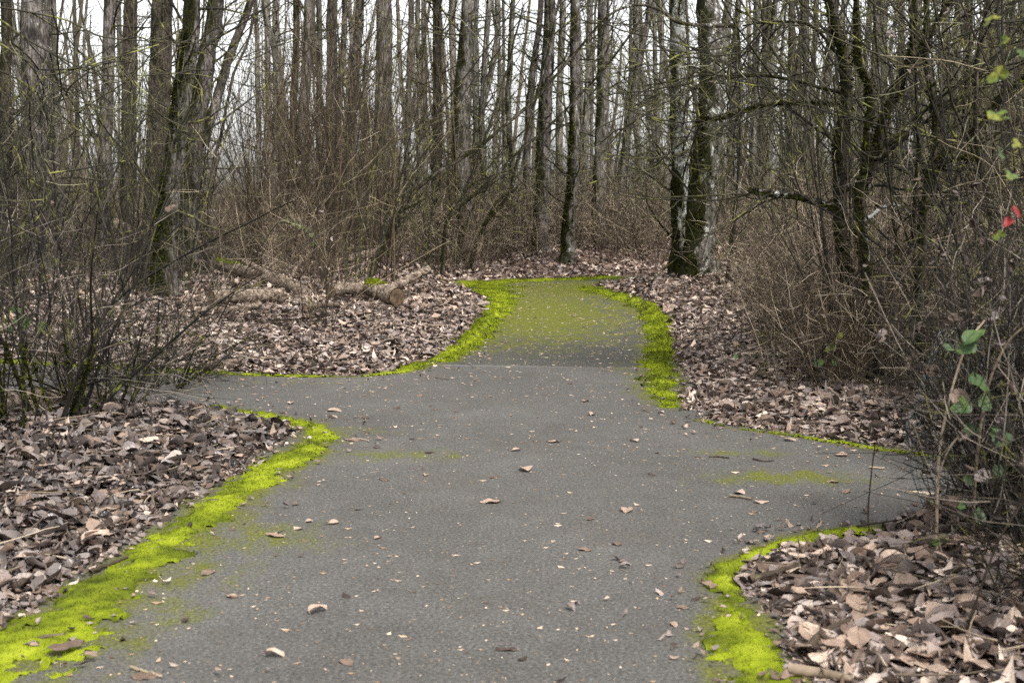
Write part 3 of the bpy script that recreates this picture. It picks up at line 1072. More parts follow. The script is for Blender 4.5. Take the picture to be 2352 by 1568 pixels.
# ------------------------------------------------------------------ trees
def bark_trunk(mb, rng, pts, r, n=None, sides=16, top=0.45, flare=0.55, lump=0.035):
    pts = np.asarray(pts, float)
    L = np.linalg.norm(np.diff(pts, axis=0), axis=1).sum()
    n = n or int(np.clip(L/0.14, 12, 110))
    P = catmull(pts, n)
    P[:, 0] += np.cumsum(rng.normal(size=n))*0.006
    s = np.linspace(0, 1, n)
    h = P[:, 2] - P[0, 2]
    R = r*(1 - (1-top)*s)*(1 + flare*np.exp(-np.maximum(h, 0)/0.28))
    tubes(mb, P[None], R[None], sides, tone=[0.5], lump=lump, rng=rng)
    return P[None], R[None]

def moss_coat(rng, P, R, z0, z1, dens, reach=0.045, az=(math.pi*1.12, 1.15)):
    """short moss fronds standing off one flank of a stem"""
    mb = MB()
    P, R = P[0], R[0]
    ok = np.where((P[:, 2] > z0) & (P[:, 2] < z1))[0]
    if len(ok) < 2:
        return None
    N = dens
    i = rng.choice(ok[:-1], N)
    f = rng.random(N)[:, None]
    c = P[i]*(1-f) + P[np.minimum(i+1, len(P)-1)]*f
    r = R[i]
    a = az[0] + rng.normal(size=N)*az[1]
    keep = fbm(a*1.2 + 30, c[:, 2]*2.2 + P[0, 0]*7, 1.4, 3) > 0.5
    c, r, a = c[keep], r[keep], a[keep]
    N = len(a)
    dirv = np.stack([np.cos(a), np.sin(a), np.zeros(N)], -1)
    b = c + dirv*(r*0.97)[:, None]
    tip = b + dirv*rng.uniform(0.3, 1, N)[:, None]*reach + np.stack([rng.normal(size=N)*.012, rng.normal(size=N)*.012, rng.normal(size=N)*.014 - .006], -1)
    w = rng.uniform(0.008, 0.02, N)
    up = np.stack([-np.sin(a), np.cos(a), rng.normal(size=N)], -1)
    up = norm(up)*w[:, None]
    V = np.stack([b-up, b+up, tip], 1)
    mb.add(V.reshape(-1, 3), t=np.arange(3*N).reshape(-1, 3), tone=np.repeat(np.clip(rng.normal(.5, .25, N), 0, 1), 3))
    return mb

def limbs(rng, P, R, n1=22, n2=6, n3=3, l1=(0.7, 2.6), t0=0.05, l2=(0.3, 1.1), l3=(0.15, 0.5), r1=0.022, trop=0.06, ang=(0.7, 1.5), fine=1.0):
    mb = MB()
    A, RA = spawn(rng, P, R, n1, t0, 1.0, ang, l1, 9, 0.13, trop, 0.3, 0.006*fine, r1)
    tubes(mb, A, RA, 5, tone=rng.uniform(.1, .6, len(A)))
    B, RB = spawn(rng, A, RA, n2, 0.15, 1.0, (0.4, 1.2), l2, 6, 0.15, trop, 0.55, 0.003*fine, 0.01)
    tubes(mb, B, RB, 3, tone=rng.uniform(.1, .8, len(B)))
    if n3:
        C, RC = spawn(rng, B, RB, n3, 0.15, 1.0, (0.4, 1.2), l3, 4, 0.18, trop, 0.6, 0.002*fine, 0.006)
        tubes(mb, C, RC, 3, tone=rng.uniform(.2, .95, len(C)))
    return mb

def tree_from(pix, w, Y, label, mat='bark', moss=0.3, lichen=0.2, twig='twig_olive', seed=0, hgt=13.0, coat=0, n1=46, group='tall bare trees of the wood', fork=None, name='tree', base_y=None, lean=0.0, n2=5, n3=2):
    """pix: points from the foot up, (x, y) measured in the photograph, all at distance Y"""
    rng = np.random.default_rng(1000 + seed)
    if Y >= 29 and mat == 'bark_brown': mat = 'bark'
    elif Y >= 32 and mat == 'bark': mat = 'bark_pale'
    pts = [AT(x, y, Y) for x, y in pix]
    # foot goes down to the floor
    f = pts[0]
    zf = H(f[0], Y) if Y < 29 else 0.1
    if f[2] > zf + 0.05:
        d = (pts[1]-pts[0])/max(pts[1][2]-pts[0][2], 0.1)
        pts.insert(0, np.array([f[0] - d[0]*(f[2]-zf)*0.6, Y, zf - 0.08]))
    else:
        pts[0] = np.array([f[0], Y, zf - 0.08])
    # the stem goes on above the frame
    d = norm(pts[-1]-pts[-2])
    top = pts[-1]
    if top[2] < hgt:
        k = (hgt-top[2])/3
        d = norm(d*np.array([.6, 1, 1]) + np.array([0, 0, 0.4]))
        for j in range(3):
            pts.append(pts[-1] + d/d[2]*k + np.array([rng.normal()*.15, rng.normal()*.2, 0]))
    if lean:
        z = np.array([p[2] for p in pts])
        pts = [p + np.array([0, lean*max(p[2], 0), 0]) for p in pts]
    r = w/F0*Y/2
    root = empty(name, (pts[0][0], pts[0][1], zf), label, 'tree', group)
    mb = MB()
    P, R = bark_trunk(mb, rng, pts, r*1.06, sides=18 if w > 20 else 12, top=0.5, lump=0.03)
    t = mb.build('trunk', M[mat], root)
    t['moss'] = float(moss)
    t['lichen'] = float(lichen)
    if fork:
        for fp in fork:
            m2 = MB()
            fpts = [AT(x, y, Y + 0.02) for x, y in fp['pix']]
            dd = norm(fpts[-1]-fpts[-2])
            fpts += [fpts[-1] + dd*2.5, fpts[-1] + dd*5 + np.array([0, 0, .6])]
            P2, R2 = bark_trunk(m2, rng, fpts, fp['w']/F0*Y/2, sides=12, top=0.5, flare=0.0)
            lb = m2.build('limb', M[mat], root)
            lb['moss'] = float(fp.get('moss', moss)); lb['lichen'] = float(lichen)
    lm = limbs(rng, P, R, n1=n1, n2=n2, n3=n3, t0=0.2 if coat else 0.08, l1=(0.7, 2.8), r1=0.018, trop=0.04, ang=(.6, 1.6), fine=1.55)
    lm.build('branches', M[twig], root)
    if coat:
        mm = moss_coat(rng, P, R, zf, 3.6, coat)
        if mm: mm.build('moss', M['darkmoss'], root)
    return root, P, R

TREES = [
    # foot..top points, width, distance, label, options
    ([(14, 600), (10, 300), (8, 0)], 30, 24, 'dark trunk cut by the left edge of the picture', dict(mat='bark_brown', moss=.5)),
    ([(92, 600), (84, 350), (76, 0)], 78, 22, 'thickest grey trunk at the far left behind the twigs', dict(moss=.15, lichen=.25)),
    ([(248, 590), (250, 300), (260, 0)], 33, 24, 'brown grey trunk right of the thickest left trunk', dict(moss=.25, mat='bark')),
    ([(296, 585), (300, 250), (306, 0)], 37, 25, 'brown trunk hung with twigs left of the wide dark one', dict(moss=.25, mat='bark_brown')),
    ([(352, 590), (362, 300), (372, 0)], 58, 27, 'wide dark brown trunk behind the leaning mossy trunk', dict(moss=.3, mat='bark_brown')),
    ([(378, 712), (384, 560), (402, 380), (422, 210), (442, 0)], 50, 16.8, 'leaning trunk with dark moss down its left side near the logs', dict(moss=.72, lichen=.25, coat=7000, mat='bark')),
    ([(432, 610), (442, 430), (462, 250), (482, 120), (498, 0)], 48, 22, 'grey forked trunk close behind the leaning mossy trunk', dict(moss=.62, lichen=.25, coat=3000, fork=[dict(pix=[(466, 330), (488, 255), (510, 180), (540, 95), (576, 0)], w=25)])),
    ([(478, 560), (484, 420), (506, 320), (536, 172), (580, 30)], 8, 21, 'thin leaning sapling against the bright gap of sky', dict(moss=.2, mat='bark_brown', n1=14)),
    ([(602, 520), (600, 300), (596, 0)], 13, 38, 'thin pale trunk right of the bright sky gap', dict(moss=.1, mat='bark')),
    ([(648, 540), (644, 250), (632, 120), (612, 0)], 17, 33, 'slim curved trunk right of the bright sky gap', dict(moss=.2)),
    ([(666, 560), (672, 300), (682, 0)], 19, 28, 'dark slim trunk left of a grey trunk pair', dict(moss=.5, mat='bark_brown')),
    ([(688, 560), (694, 320), (708, 0)], 29, 28, 'grey trunk touching the dark slim one', dict(moss=.25)),
    ([(730, 560), (732, 300), (736, 0)], 16, 34, 'slim brown trunk in the reddish sapling thicket', dict(mat='bark_brown')),
    ([(762, 570), (764, 300), (768, 0)], 28, 29, 'grey brown trunk behind the left reddish saplings', dict(moss=.2)),
    ([(798, 570), (806, 280), (824, 0)], 24, 30, 'grey trunk with a slight right lean behind the saplings', dict(moss=.25)),
    ([(874, 560), (876, 300), (878, 0)], 44, 27, 'broad reddish grey trunk behind the tall red saplings', dict(moss=.1)),
    ([(928, 560), (934, 250), (940, 0)], 15, 36, 'slim trunk right of the broad reddish trunk', dict(mat='bark_brown')),
    ([(968, 560), (966, 250), (962, 0)], 13, 38, 'thin trunk left of the dark footed trunk', dict(mat='bark')),
    ([(996, 590), (1008, 300), (1012, 0)], 23, 27, 'dark footed trunk left of the broad mossy central trunk', dict(moss=.45, mat='bark_brown')),
    ([(1070, 590), (1054, 350), (1056, 200), (1068, 0)], 43, 26, 'broad grey trunk with mossy flanks left of the path end', dict(moss=.38, lichen=.3, coat=1500)),
    ([(1102, 560), (1098, 250), (1094, 0)], 18, 31, 'yellow lichened trunk touching the broad grey trunk', dict(mat='bark_pale', moss=.1, lichen=.4)),
    ([(1128, 580), (1112, 300), (1116, 150), (1124, 0)], 17, 29, 'slim black and white blotched trunk', dict(mat='bark_pale', moss=.35, lichen=.3)),
    ([(1158, 540), (1158, 250), (1158, 0)], 8, 38, 'thin dark pole right of the blotched trunk', dict(mat='bark_brown', n1=14)),
    ([(1186, 560), (1166, 260), (1172, 120), (1180, 0)], 15, 31, 'slim trunk with a green moss sleeve halfway up', dict(moss=.6, mat='bark_pale')),
    ([(1206, 560), (1212, 300), (1222, 180), (1246, 0)], 17, 30, 'dark trunk leaning right beside the grey one behind the path end', dict(moss=.35, mat='bark_brown')),
    ([(1242, 590), (1244, 430), (1256, 200), (1264, 0)], 33, 26.5, 'grey trunk with a mossy swollen foot behind the path end', dict(moss=.42, lichen=.25, coat=1800)),
    ([(1284, 560), (1286, 250), (1292, 0)], 18, 32, 'slim spotted trunk between the two mossy central trunks', dict(moss=.3, mat='bark_pale')),
    ([(1300, 606), (1308, 520), (1316, 400), (1318, 200), (1320, 0)], 28, 25, 'green mossy trunk with a moss bulge standing at the path end', dict(moss=.5, lichen=.3, coat=5200)),
    ([(1370, 580), (1378, 350), (1386, 0)], 31, 28, 'tall grey trunk with ivy dark foot right of the mossy one', dict(moss=.3, lichen=.25)),
    ([(1416, 560), (1424, 430), (1448, 260), (1470, 130), (1494, 0)], 19, 30, 'crooked trunk leaning right over the path end', dict(moss=.35)),
    ([(1522, 560), (1508, 250), (1500, 0)], 11, 38, 'thin trunk left of the pale trunk by the path', dict(mat='bark')),
    ([(1564, 628), (1566, 500), (1564, 300), (1562, 0)], 46, 21.5, 'pale lichen spotted trunk left of the big trunk by the path', dict(mat='bark_pale', moss=.34, lichen=.56, coat=2600)),
    ([(1608, 660), (1608, 560), (1622, 380), (1634, 200), (1624, 0)], 70, 20.5, 'big grey trunk with thick moss standing right of the path bend', dict(moss=.52, lichen=.42, coat=7000, n1=36)),
    ([(1700, 520), (1698, 250), (1694, 0)], 13, 36, 'thin pale trunk right of the big path trunk', dict(mat='bark_pale', lichen=.3)),
    ([(1726, 520), (1728, 250), (1732, 0)], 19, 33, 'pale grey trunk second right of the big path trunk', dict(mat='bark_pale')),
    ([(1756, 520), (1756, 250), (1754, 0)], 13, 38, 'slim pale trunk third right of the big path trunk', dict(mat='bark')),
    ([(1808, 520), (1812, 250), (1818, 0)], 20, 33, 'grey brown trunk behind the lichen limb on the right', dict(mat='bark')),
    ([(1856, 520), (1852, 250), (1846, 0)], 17, 34, 'slim trunk left of the dark crooked tree', dict(mat='bark_brown')),
    ([(2010, 500), (2010, 250), (2016, 0)], 28, 27, 'grey trunk hidden behind the dark crooked trees', dict(mat='bark')),
    ([(2062, 500), (2070, 250), (2074, 0)], 18, 30, 'slim trunk between the two crooked right trees', dict(mat='bark')),
    ([(2230, 500), (2222, 250), (2220, 0)], 20, 28, 'slim brown trunk far right in the thicket', dict(mat='bark_brown')),
    ([(2310, 500), (2316, 250), (2318, 0)], 26, 25, 'brown trunk near the right edge behind the vine', dict(mat='bark_brown')),
]
for i, (pix, w, Y, lab, kw) in enumerate(TREES):
    tree_from(pix, w, Y, lab, seed=i, **kw)

# dark crooked understory trees on the right, each with its traced limbs
def crooked(name, label, stems, Y, seed, mat='bark_brown', twig='twig_olive', n1=26, n2=6, n3=3, moss=.6, lichen=.3, cat='tree', group='dark crooked understory trees', coat=0):
    rng = np.random.default_rng(4000 + seed)
    root = None
    allP, allR = [], []
    for k, st in enumerate(stems):
        pts = [AT(x, y, Y + (st.get('dy', 0.0)*j/max(len(st['pix'])-1, 1))) for j, (x, y) in enumerate(st['pix'])]
        if root is None:
            zf = H(pts[0][0], pts[0][1])
            pts[0][2] = zf - 0.05
            root = empty(name, (pts[0][0], pts[0][1], zf), label, cat, group)
        if st.get('up'):
            d = norm(pts[-1]-pts[-2])
            pts += [pts[-1] + d*1.2 + np.array([0, 0, .2]), pts[-1] + d*2.4 + np.array([0, 0, .7])]
        mb = MB()
        P, R = bark_trunk(mb, rng, pts, st['w']/F0*Y/2, n=36, sides=10, top=st.get('top', .45), flare=0.4 if k == 0 else 0.0, lump=0.05)
        o = mb.build('trunk' if k == 0 else 'limb', M[mat], root)
        o['moss'] = float(st.get('moss', moss)); o['lichen'] = float(st.get('lichen', lichen))
        allP.append(P); allR.append(R)
        if coat and k < 3:
            mm = moss_coat(rng, P, R, 0, 5, coat, reach=.02, az=(math.pi*.75, 1.8))
            if mm: mm.build('moss', M['darkmoss'], root)
    P = np.concatenate(allP); R = np.concatenate(allR)
    lm = limbs(rng, P, R, n1=max(6, int(n1*.42)), n2=5, n3=2, l1=(0.7, 2.6), l2=(0.35, 1.2), l3=(.15, .5), t0=.15, r1=.014, fine=1.25, trop=0.03)
    lm.build('branches', M[twig], root)
    return root

crooked('crooked_tree', 'dark crooked tree with a broken lichen limb pointing left', [
    dict(pix=[(1972, 905), (1958, 700), (1930, 520), (1926, 360), (1934, 250), (1926, 115), (1905, 60), (1882, -20)], w=36, up=1),
    dict(pix=[(1935, 492), (1898, 472), (1833, 452), (1768, 446), (1722, 434)], w=20, top=.75, moss=.42, lichen=.42),
    dict(pix=[(1928, 240), (1862, 236), (1768, 240), (1714, 254), (1660, 272), (1606, 270)], w=7),
    dict(pix=[(1932, 215), (1876, 204), (1804, 184), (1732, 174), (1664, 180)], w=9, moss=.9),
    dict(pix=[(1926, 130), (1860, 62), (1780, 50), (1700, 60)], w=8, moss=.8)], 10.2, 1, n1=20, coat=2600)
crooked('crooked_tree', 'dark forked tree leaning right with a burl at its fork', [
    dict(pix=[(2012, 925), (2006, 680), (1994, 560), (1988, 440), (2022, 346), (2045, 259), (2099, 144), (2178, 20)], w=31, up=1),
    dict(pix=[(1990, 440), (1988, 342), (1995, 215), (1966, 130), (1958, -10)], w=22, up=1),
    dict(pix=[(2060, 230), (2090, 120), (2096, 10)], w=10, up=1),
    dict(pix=[(1996, 500), (2050, 470), (2100, 500), (2140, 560)], w=9, lichen=.6, moss=.2),
    dict(pix=[(1990, 400), (2016, 350), (2034, 352), (2030, 320)], w=34, top=.5)], 9.7, 2, n1=20, coat=2600)
crooked('crooked_tree', 'tall dark thin stemmed tree with an arching mossy side limb', [
    dict(pix=[(2110, 940), (2110, 690), (2122, 468), (2146, 288), (2128, 144), (2124, -20)], w=22, up=1),
    dict(pix=[(2118, 500), (2146, 392), (2193, 362), (2232, 372)], w=13, moss=.9),
    dict(pix=[(2120, 400), (2200, 324), (2236, 295), (2290, 226), (2360, 170)], w=17, moss=.7),
    dict(pix=[(2140, 300), (2170, 240), (2230, 215), (2290, 180)], w=8)], 9.3, 3, n1=22, coat=1800)
crooked('crooked_tree', 'slender olive tree leaning in from the right edge', [
    dict(pix=[(2262, 860), (2268, 700), (2280, 500), (2250, 320), (2262, 120), (2290, -20)], w=13, up=1),
    dict(pix=[(2275, 450), (2230, 330), (2180, 200), (2150, 60)], w=8, up=1),
    dict(pix=[(2270, 600), (2320, 480), (2352, 380), (2400, 250)], w=9)], 9.0, 4, n1=26, mat='bark_brown')
crooked('crooked_tree', 'slim dark upright stem rising behind the green bramble leaves', [
    dict(pix=[(2090, 930), (2110, 760), (2096, 640), (2092, 520), (2100, 300), (2080, 60)], w=12, up=1),
    dict(pix=[(2100, 700), (2060, 590), (2030, 430), (2010, 250)], w=8, up=1),
    dict(pix=[(2104, 740), (2160, 560), (2200, 400), (2210, 260)], w=7, up=1)], 9.6, 5, n1=22)
# long limbs that arch in from the big path trunk over the far path
def arch_limbs():
    rng = np.random.default_rng(55)
    root = empty('arching_tree', AT(1672, 640, 19.5)*np.array([1, 1, 0]) + np.array([0, 0, .2]),
                 'slim lichened tree whose long bare limbs arch left over the path', 'tree', 'dark crooked understory trees')
    Y = 19.0
    sets = [([(1672, 660), (1690, 480), (1700, 300), (1696, 120), (1690, -40)], 12),
            ([(1690, 60), (1568, 54), (1514, 22), (1460, 12), (1406, 30), (1370, 62)], 10),
            ([(1697, 160), (1653, 142), (1560, 132), (1500, 150), (1440, 140)], 6),
            ([(1700, 270), (1640, 300), (1560, 330), (1500, 380), (1450, 420)], 6),
            ([(1692, 20), (1720, 30), (1780, 6), (1850, -20)], 7),
            ([(1698, 200), (1620, 190), (1540, 230), (1440, 290), (1400, 330)], 6)]
    PP, RR = [], []
    for k, (px_, w) in enumerate(sets):
        pts = [AT(x, y, Y) for x, y in px_]
        mb = MB()
        P, R = bark_trunk(mb, rng, pts, w/F0*Y/2, n=30, sides=8, top=.4, flare=.3 if k == 0 else 0, lump=.04)
        o = mb.build('trunk' if k == 0 else 'limb', M['bark_brown'], root)
        o['moss'] = .6; o['lichen'] = .3
        PP.append(P); RR.append(R)
    limbs(rng, np.concatenate(PP), np.concatenate(RR), n1=7, n2=4, n3=2, l1=(.6, 2.2), t0=.12, r1=.012, fine=1.5).build('branches', M['twig_olive'], root)
arch_limbs()

# curved mossy shrub stems left of the far path
def curved_stems():
    specs = [('arched mossy stem curving right from the leaves left of far path', [(1072, 618), (1093, 564), (1122, 504), (1168, 450), (1183, 389), (1210, 300)], 11, 24),
             ('long mossy stem leaning right above the sawn logs', [(1016, 632), (1028, 510), (1082, 457), (1132, 414), (1201, 346), (1280, 280)], 10, 23),
             ('dark mossy stem leaning right from behind the sawn log', [(852, 650), (866, 603), (898, 535), (927, 475), (978, 414), (1096, 338)], 14, 21.5),
             ('short mossy double stem beside the arched one', [(1048, 622), (1056, 570), (1052, 520), (1066, 440), (1090, 380)], 10, 24.5)]
    for k, (lab, px_, w, Y) in enumerate(specs):
        crooked('leaning_stem', lab, [dict(pix=px_, w=w, up=1, top=.4), dict(pix=[px_[1], ((px_[1][0]*2+px_[3][0])/3 + 14, px_[2][1] - 30), (px_[2][0] + 70, px_[3][1] - 20)], w=w*.6, top=.4)],
                Y, 30 + k, n1=20, n2=7, n3=3, twig='twig_olive', cat='shrub', group='leaning mossy stems left of the far path', coat=500)
curved_stems()

# ------------------------------------------------------------------ sapling clumps, brambles: prototypes and copies
def sapling_proto(seed, nst, h, spread, twig, r=0.013, n2=11, n3=2, ang=(.25, .9), ln=(.5, 1.9)):
    rng = np.random.default_rng(seed)
    mb = MB()
    a = rng.uniform(0, 6.28, nst)
    pos = np.stack([np.cos(a)*.12*rng.random(nst), np.sin(a)*.12*rng.random(nst), np.full(nst, -.06)], -1)
    sp = np.abs(rng.normal(size=nst))*spread
    d = np.stack([np.cos(a)*sp, np.sin(a)*sp, np.ones(nst)], -1)
    L = rng.uniform(.55, 1.0, nst)*h
    r0 = r*rng.uniform(.6, 1.25, nst)
    A, RA = grow(rng, pos, d, L, 12, .05, .035, r0, r0*.25)
    tubes(mb, A, RA, 5, tone=rng.uniform(.2, .7, nst))
    mb2 = MB()
    B, RB = spawn(rng, A, RA, n2, .12, 1.0, ang, ln, 9, .06, .05, .5, .0034, .007)
    tubes(mb2, B, RB, 3, tone=rng.uniform(.1, .8, len(B)))
    C, RC = spawn(rng, B, RB, n3, .1, 1.0, (.3, 1.1), (.15, .6), 4, .13, .03, .6, .0026, .004)
    tubes(mb2, C, RC, 3, tone=rng.uniform(.2, .95, len(C)))
    return mb.mesh('stems', M[twig]), mb2.mesh('twigs', M[twig])

def bramble_proto(seed, n=34, h=1.5, twig='twig_grey', spread=.75, leaves=6):
    rng = np.random.default_rng(seed)
    mb = MB()
    a = rng.uniform(0, 6.28, n)
    rr = .55*np.sqrt(rng.random(n))
    pos = np.stack([np.cos(a)*rr, np.sin(a)*rr, np.full(n, -.06)], -1)
    a2 = rng.uniform(0, 6.28, n)
    d = np.stack([np.cos(a2)*spread*rng.random(n), np.sin(a2)*spread*rng.random(n), np.ones(n)], -1)
    L = rng.uniform(.6, 1.25, n)*h
    A, RA = grow(rng, pos, d, L, 9, .10, -.05*rng.random(n), rng.uniform(.003, .006, n), .002)
    tubes(mb, A, RA, 3, tone=rng.uniform(.1, .8, n))
    B, RB = spawn(rng, A, RA, 6, .1, 1.0, (.3, 1.2), (.25, .9), 7, .13, -.01, .7, .0026, .004)
    tubes(mb, B, RB, 3, tone=rng.uniform(.15, 1, len(B)))
    C, RC = spawn(rng, B, RB, 1, .1, 1.0, (.4, 1.3), (.1, .4), 4, .2, 0, .8, .0018, .003)
    tubes(mb, C, RC, 3, tone=rng.uniform(.2, 1, len(C)))
    m2 = MB()
    k = rng.integers(0, len(B), leaves)
    scatter_leaves(m2, rng, LEAF_MID, B[k, -1], rng.uniform(.03, .07, leaves), .9, rng.uniform(.1, .55, leaves))
    return mb.mesh('canes', M[twig]), m2.mesh('dead_leaves', M['leaf'])

def plant_copy(name, meshes, parts, x, y, s, rz, label, cat, group, rng, sz=None):
    o = empty(name, (x, y, H(x, y) if y < 29 else 0.1), label, cat, group)
    o.rotation_euler = (rng.normal()*.05, rng.normal()*.05, rz)
    o.scale = (s, s, sz or s)
    for me, pn in zip(meshes, parts):
        c = bpy.data.objects.new(pn, me)
        COL.objects.link(c)
        c.parent = o
        if pn != 'stems':
            c['kind'] = 'stuff'
    return o

SAP_RED = [sapling_proto(200+i, 13, 5.4, .15, 'twig_red', .012, 7, 1, (.15, .6), (.8, 2.6)) for i in range(5)]
SAP_OLIVE = [sapling_proto(220+i, 6, 5.0, .16, 'twig_olive', .016, 8, 2, (.2, .9), (.7, 2.3)) for i in range(5)]
SAP_DARK = [sapling_proto(240+i, 6, 4.2, .24, 'twig_dark', .016, 7, 2, (.25, 1.0), (.6, 2.2)) for i in range(4)]
BR_GREY = [bramble_proto(260+i, 38, 1.4) for i in range(6)]
BR_RED = [bramble_proto(280+i, 30, 1.2, 'twig_red') for i in range(4)]
BR_DARK = [bramble_proto(300+i, 30, 1.2, 'twig_dark', .9) for i in range(4)]

def region(rng, n, px_rng, Yr, mind, dmin=0.5):
    """random feet inside a wedge of the view, clear of the path"""
    outp = []
    tries = 0
    while len(outp) < n and tries < 20000:
        tries += 1
        Y = rng.uniform(*Yr)
        X = (rng.uniform(*px_rng) - W0/2)/F0*Y
        if Y < 29 and float(sdf(np.array([X]), np.array([Y]))[0]) < dmin:
            continue
        if any((X-a)**2 + (Y-b)**2 < mind*mind for a, b in outp):
            continue
        outp.append((X, Y))
    return outp

def brush():
    rng = np.random.default_rng(99)
    def put(n, px_rng, Yr, mind, protos, name, parts, label, cat, group, sc, dmin=.5, cond=None):
        for X, Y in region(rng, n, px_rng, Yr, mind, dmin):
            if cond and not cond(X, Y):
                continue
            plant_copy(name, protos[int(rng.integers(0, len(protos)))], parts, X, Y, rng.uniform(*sc), rng.uniform(0, 6.28), label, cat, group, rng)
    SP, BP = ('stems', 'twigs'), ('canes', 'dead_leaves')
    # left wood
    put(19, (420, 1050), (20.5, 30), .7, SAP_RED, 'sapling_clump', SP, 'brown sapling clump behind the logs left of the path', 'sapling', 'reddish saplings left of the path', (.75, 1.15), 1.0)
    put(14, (-80, 450), (17.5, 28), .7, SAP_OLIVE, 'sapling_clump', SP, 'olive brown sapling clump among the far left trunks', 'sapling', 'olive saplings at the far left', (.75, 1.1), 1.0)
    put(7, (-80, 330), (13, 18), .7, SAP_DARK, 'sapling_clump', SP, 'dark sapling clump beyond the left side path', 'sapling', 'dark saplings beyond the left side path', (.6, .95), .9)
    put(30, (380, 1080), (21, 34), .6, BR_GREY, 'bramble_bush', BP, 'grey brown bramble bush in the wood behind the logs', 'bush', 'brambles behind the logs', (.7, 1.2), .9)
    put(16, (-80, 480), (16, 28), .7, BR_DARK, 'bramble_bush', BP, 'dark tangled bramble bush in the far left undergrowth', 'bush', 'dark brambles at the far left', (.7, 1.1), .9)
    # behind the end of the path
    put(44, (1010, 1640), (25.2, 36), .55, BR_GREY, 'bramble_bush', BP, 'grey bramble bush in the thicket behind the end of the path', 'bush', 'brambles behind the path end', (.8, 1.35), .8)
    put(22, (1000, 1640), (26, 36), .8, SAP_OLIVE, 'sapling_clump', SP, 'thin lichened sapling clump behind the end of the path', 'sapling', 'saplings behind the path end', (.6, 1.05), .8)
    # right thicket: front edge runs from the big trunk to the right side path
    edge = lambda X, Y: X > np.interp(Y, [8.6, 9.3, 10.3, 12.6, 16.3, 22], [2.5, 2.3, 2.3, 2.65, 3.2, 4.6])
    put(84, (1640, 2200), (9.2, 22), .42, BR_GREY, 'bramble_bush', BP, 'pinkish grey bramble bush on the bank right of the path', 'bush', 'brambles on the right bank', (.55, 1.05), .6, edge)
    put(30, (1780, 2480), (8.9, 15), .5, BR_RED, 'bramble_bush', BP, 'red brown bramble bush under the crooked right trees', 'bush', 'brambles under the crooked trees', (.5, .85), .55, edge)
    put(16, (1900, 2480), (8.7, 16), .5, BR_DARK, 'bramble_bush', BP, 'dark bramble bush under the crooked right trees', 'bush', 'dark brambles on the right', (.55, .9), .55, edge)
    put(10, (1900, 2480), (9.6, 16), .7, SAP_DARK, 'sapling_clump', SP, 'dark sapling clump among the crooked right trees', 'sapling', 'dark saplings on the right', (.7, 1.0), .8, edge)
    put(24, (1660, 2480), (14, 26), .8, SAP_OLIVE, 'sapling_clump', SP, 'lichened olive sapling clump deep in the right thicket', 'sapling', 'olive saplings on the right', (.7, 1.1), 1.0, edge)
    put(40, (1640, 2480), (18, 34), .8, BR_GREY, 'bramble_bush', BP, 'grey bramble bush deep in the right thicket', 'bush', 'brambles deep in the right thicket', (.9, 1.4), 1.0, edge)
brush()

# far trees one can still tell apart
def far_trees():
    rng = np.random.default_rng(404)
    protos = []
    for k in range(7):
        r2 = np.random.default_rng(500+k)
        root = empty('tree', (0, 0, 0), 'slim bare tree standing deep in the wood behind', 'tree', 'bare trees deep in the wood')
        mb = MB()
        top = 13.0
        pts = [np.array([0, 0, -.1]), np.array([r2.normal()*.15, 0, 3]), np.array([r2.normal()*.4, 0, 7]), np.array([r2.normal()*.7, r2.normal()*.5, top])]
        P, R = bark_trunk(mb, r2, pts, r2.uniform(.06, .16), sides=9, n=40, top=.4)
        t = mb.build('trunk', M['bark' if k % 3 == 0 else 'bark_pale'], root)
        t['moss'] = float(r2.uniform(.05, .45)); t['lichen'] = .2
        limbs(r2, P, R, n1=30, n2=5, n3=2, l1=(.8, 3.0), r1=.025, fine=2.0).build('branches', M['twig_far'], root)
        protos.append(root)
    usedp = set()
    n = 0
    for X, Y in region(rng, 62, (-200, 2560), (35, 62), 1.3):
        if 500 < X/Y*F0 + W0/2 < 625:
            continue
        k = int(rng.integers(0, 7))
        o = protos[k] if k not in usedp else copy_tree(protos[k])
        usedp.add(k)
        o.location = (X, Y, .1)
        s = rng.uniform(.8, 1.3)
        o.scale = (s, s, s)
        o.rotation_euler = (rng.normal()*.03, rng.normal()*.03, rng.uniform(0, 6.28))
    for X, Y in region(rng, 34, (1640, 2480), (23, 35), .8, 2.0):
        k = int(rng.integers(0, 7))
        o = copy_tree(protos[k])
        tag(o, 'slim young tree in the crowded wood at the right', 'tree', 'slim young trees at the right')
        o.location = (X, Y, .2)
        s = rng.uniform(.5, .85)
        o.scale = (s, s, s*1.3)
        o.rotation_euler = (rng.normal()*.05, rng.normal()*.06, rng.uniform(0, 6.28))
    for k in range(7):
        if k not in usedp:
            for c in list(protos[k].children):
                bpy.data.objects.remove(c)
            bpy.data.objects.remove(protos[k])
far_trees()

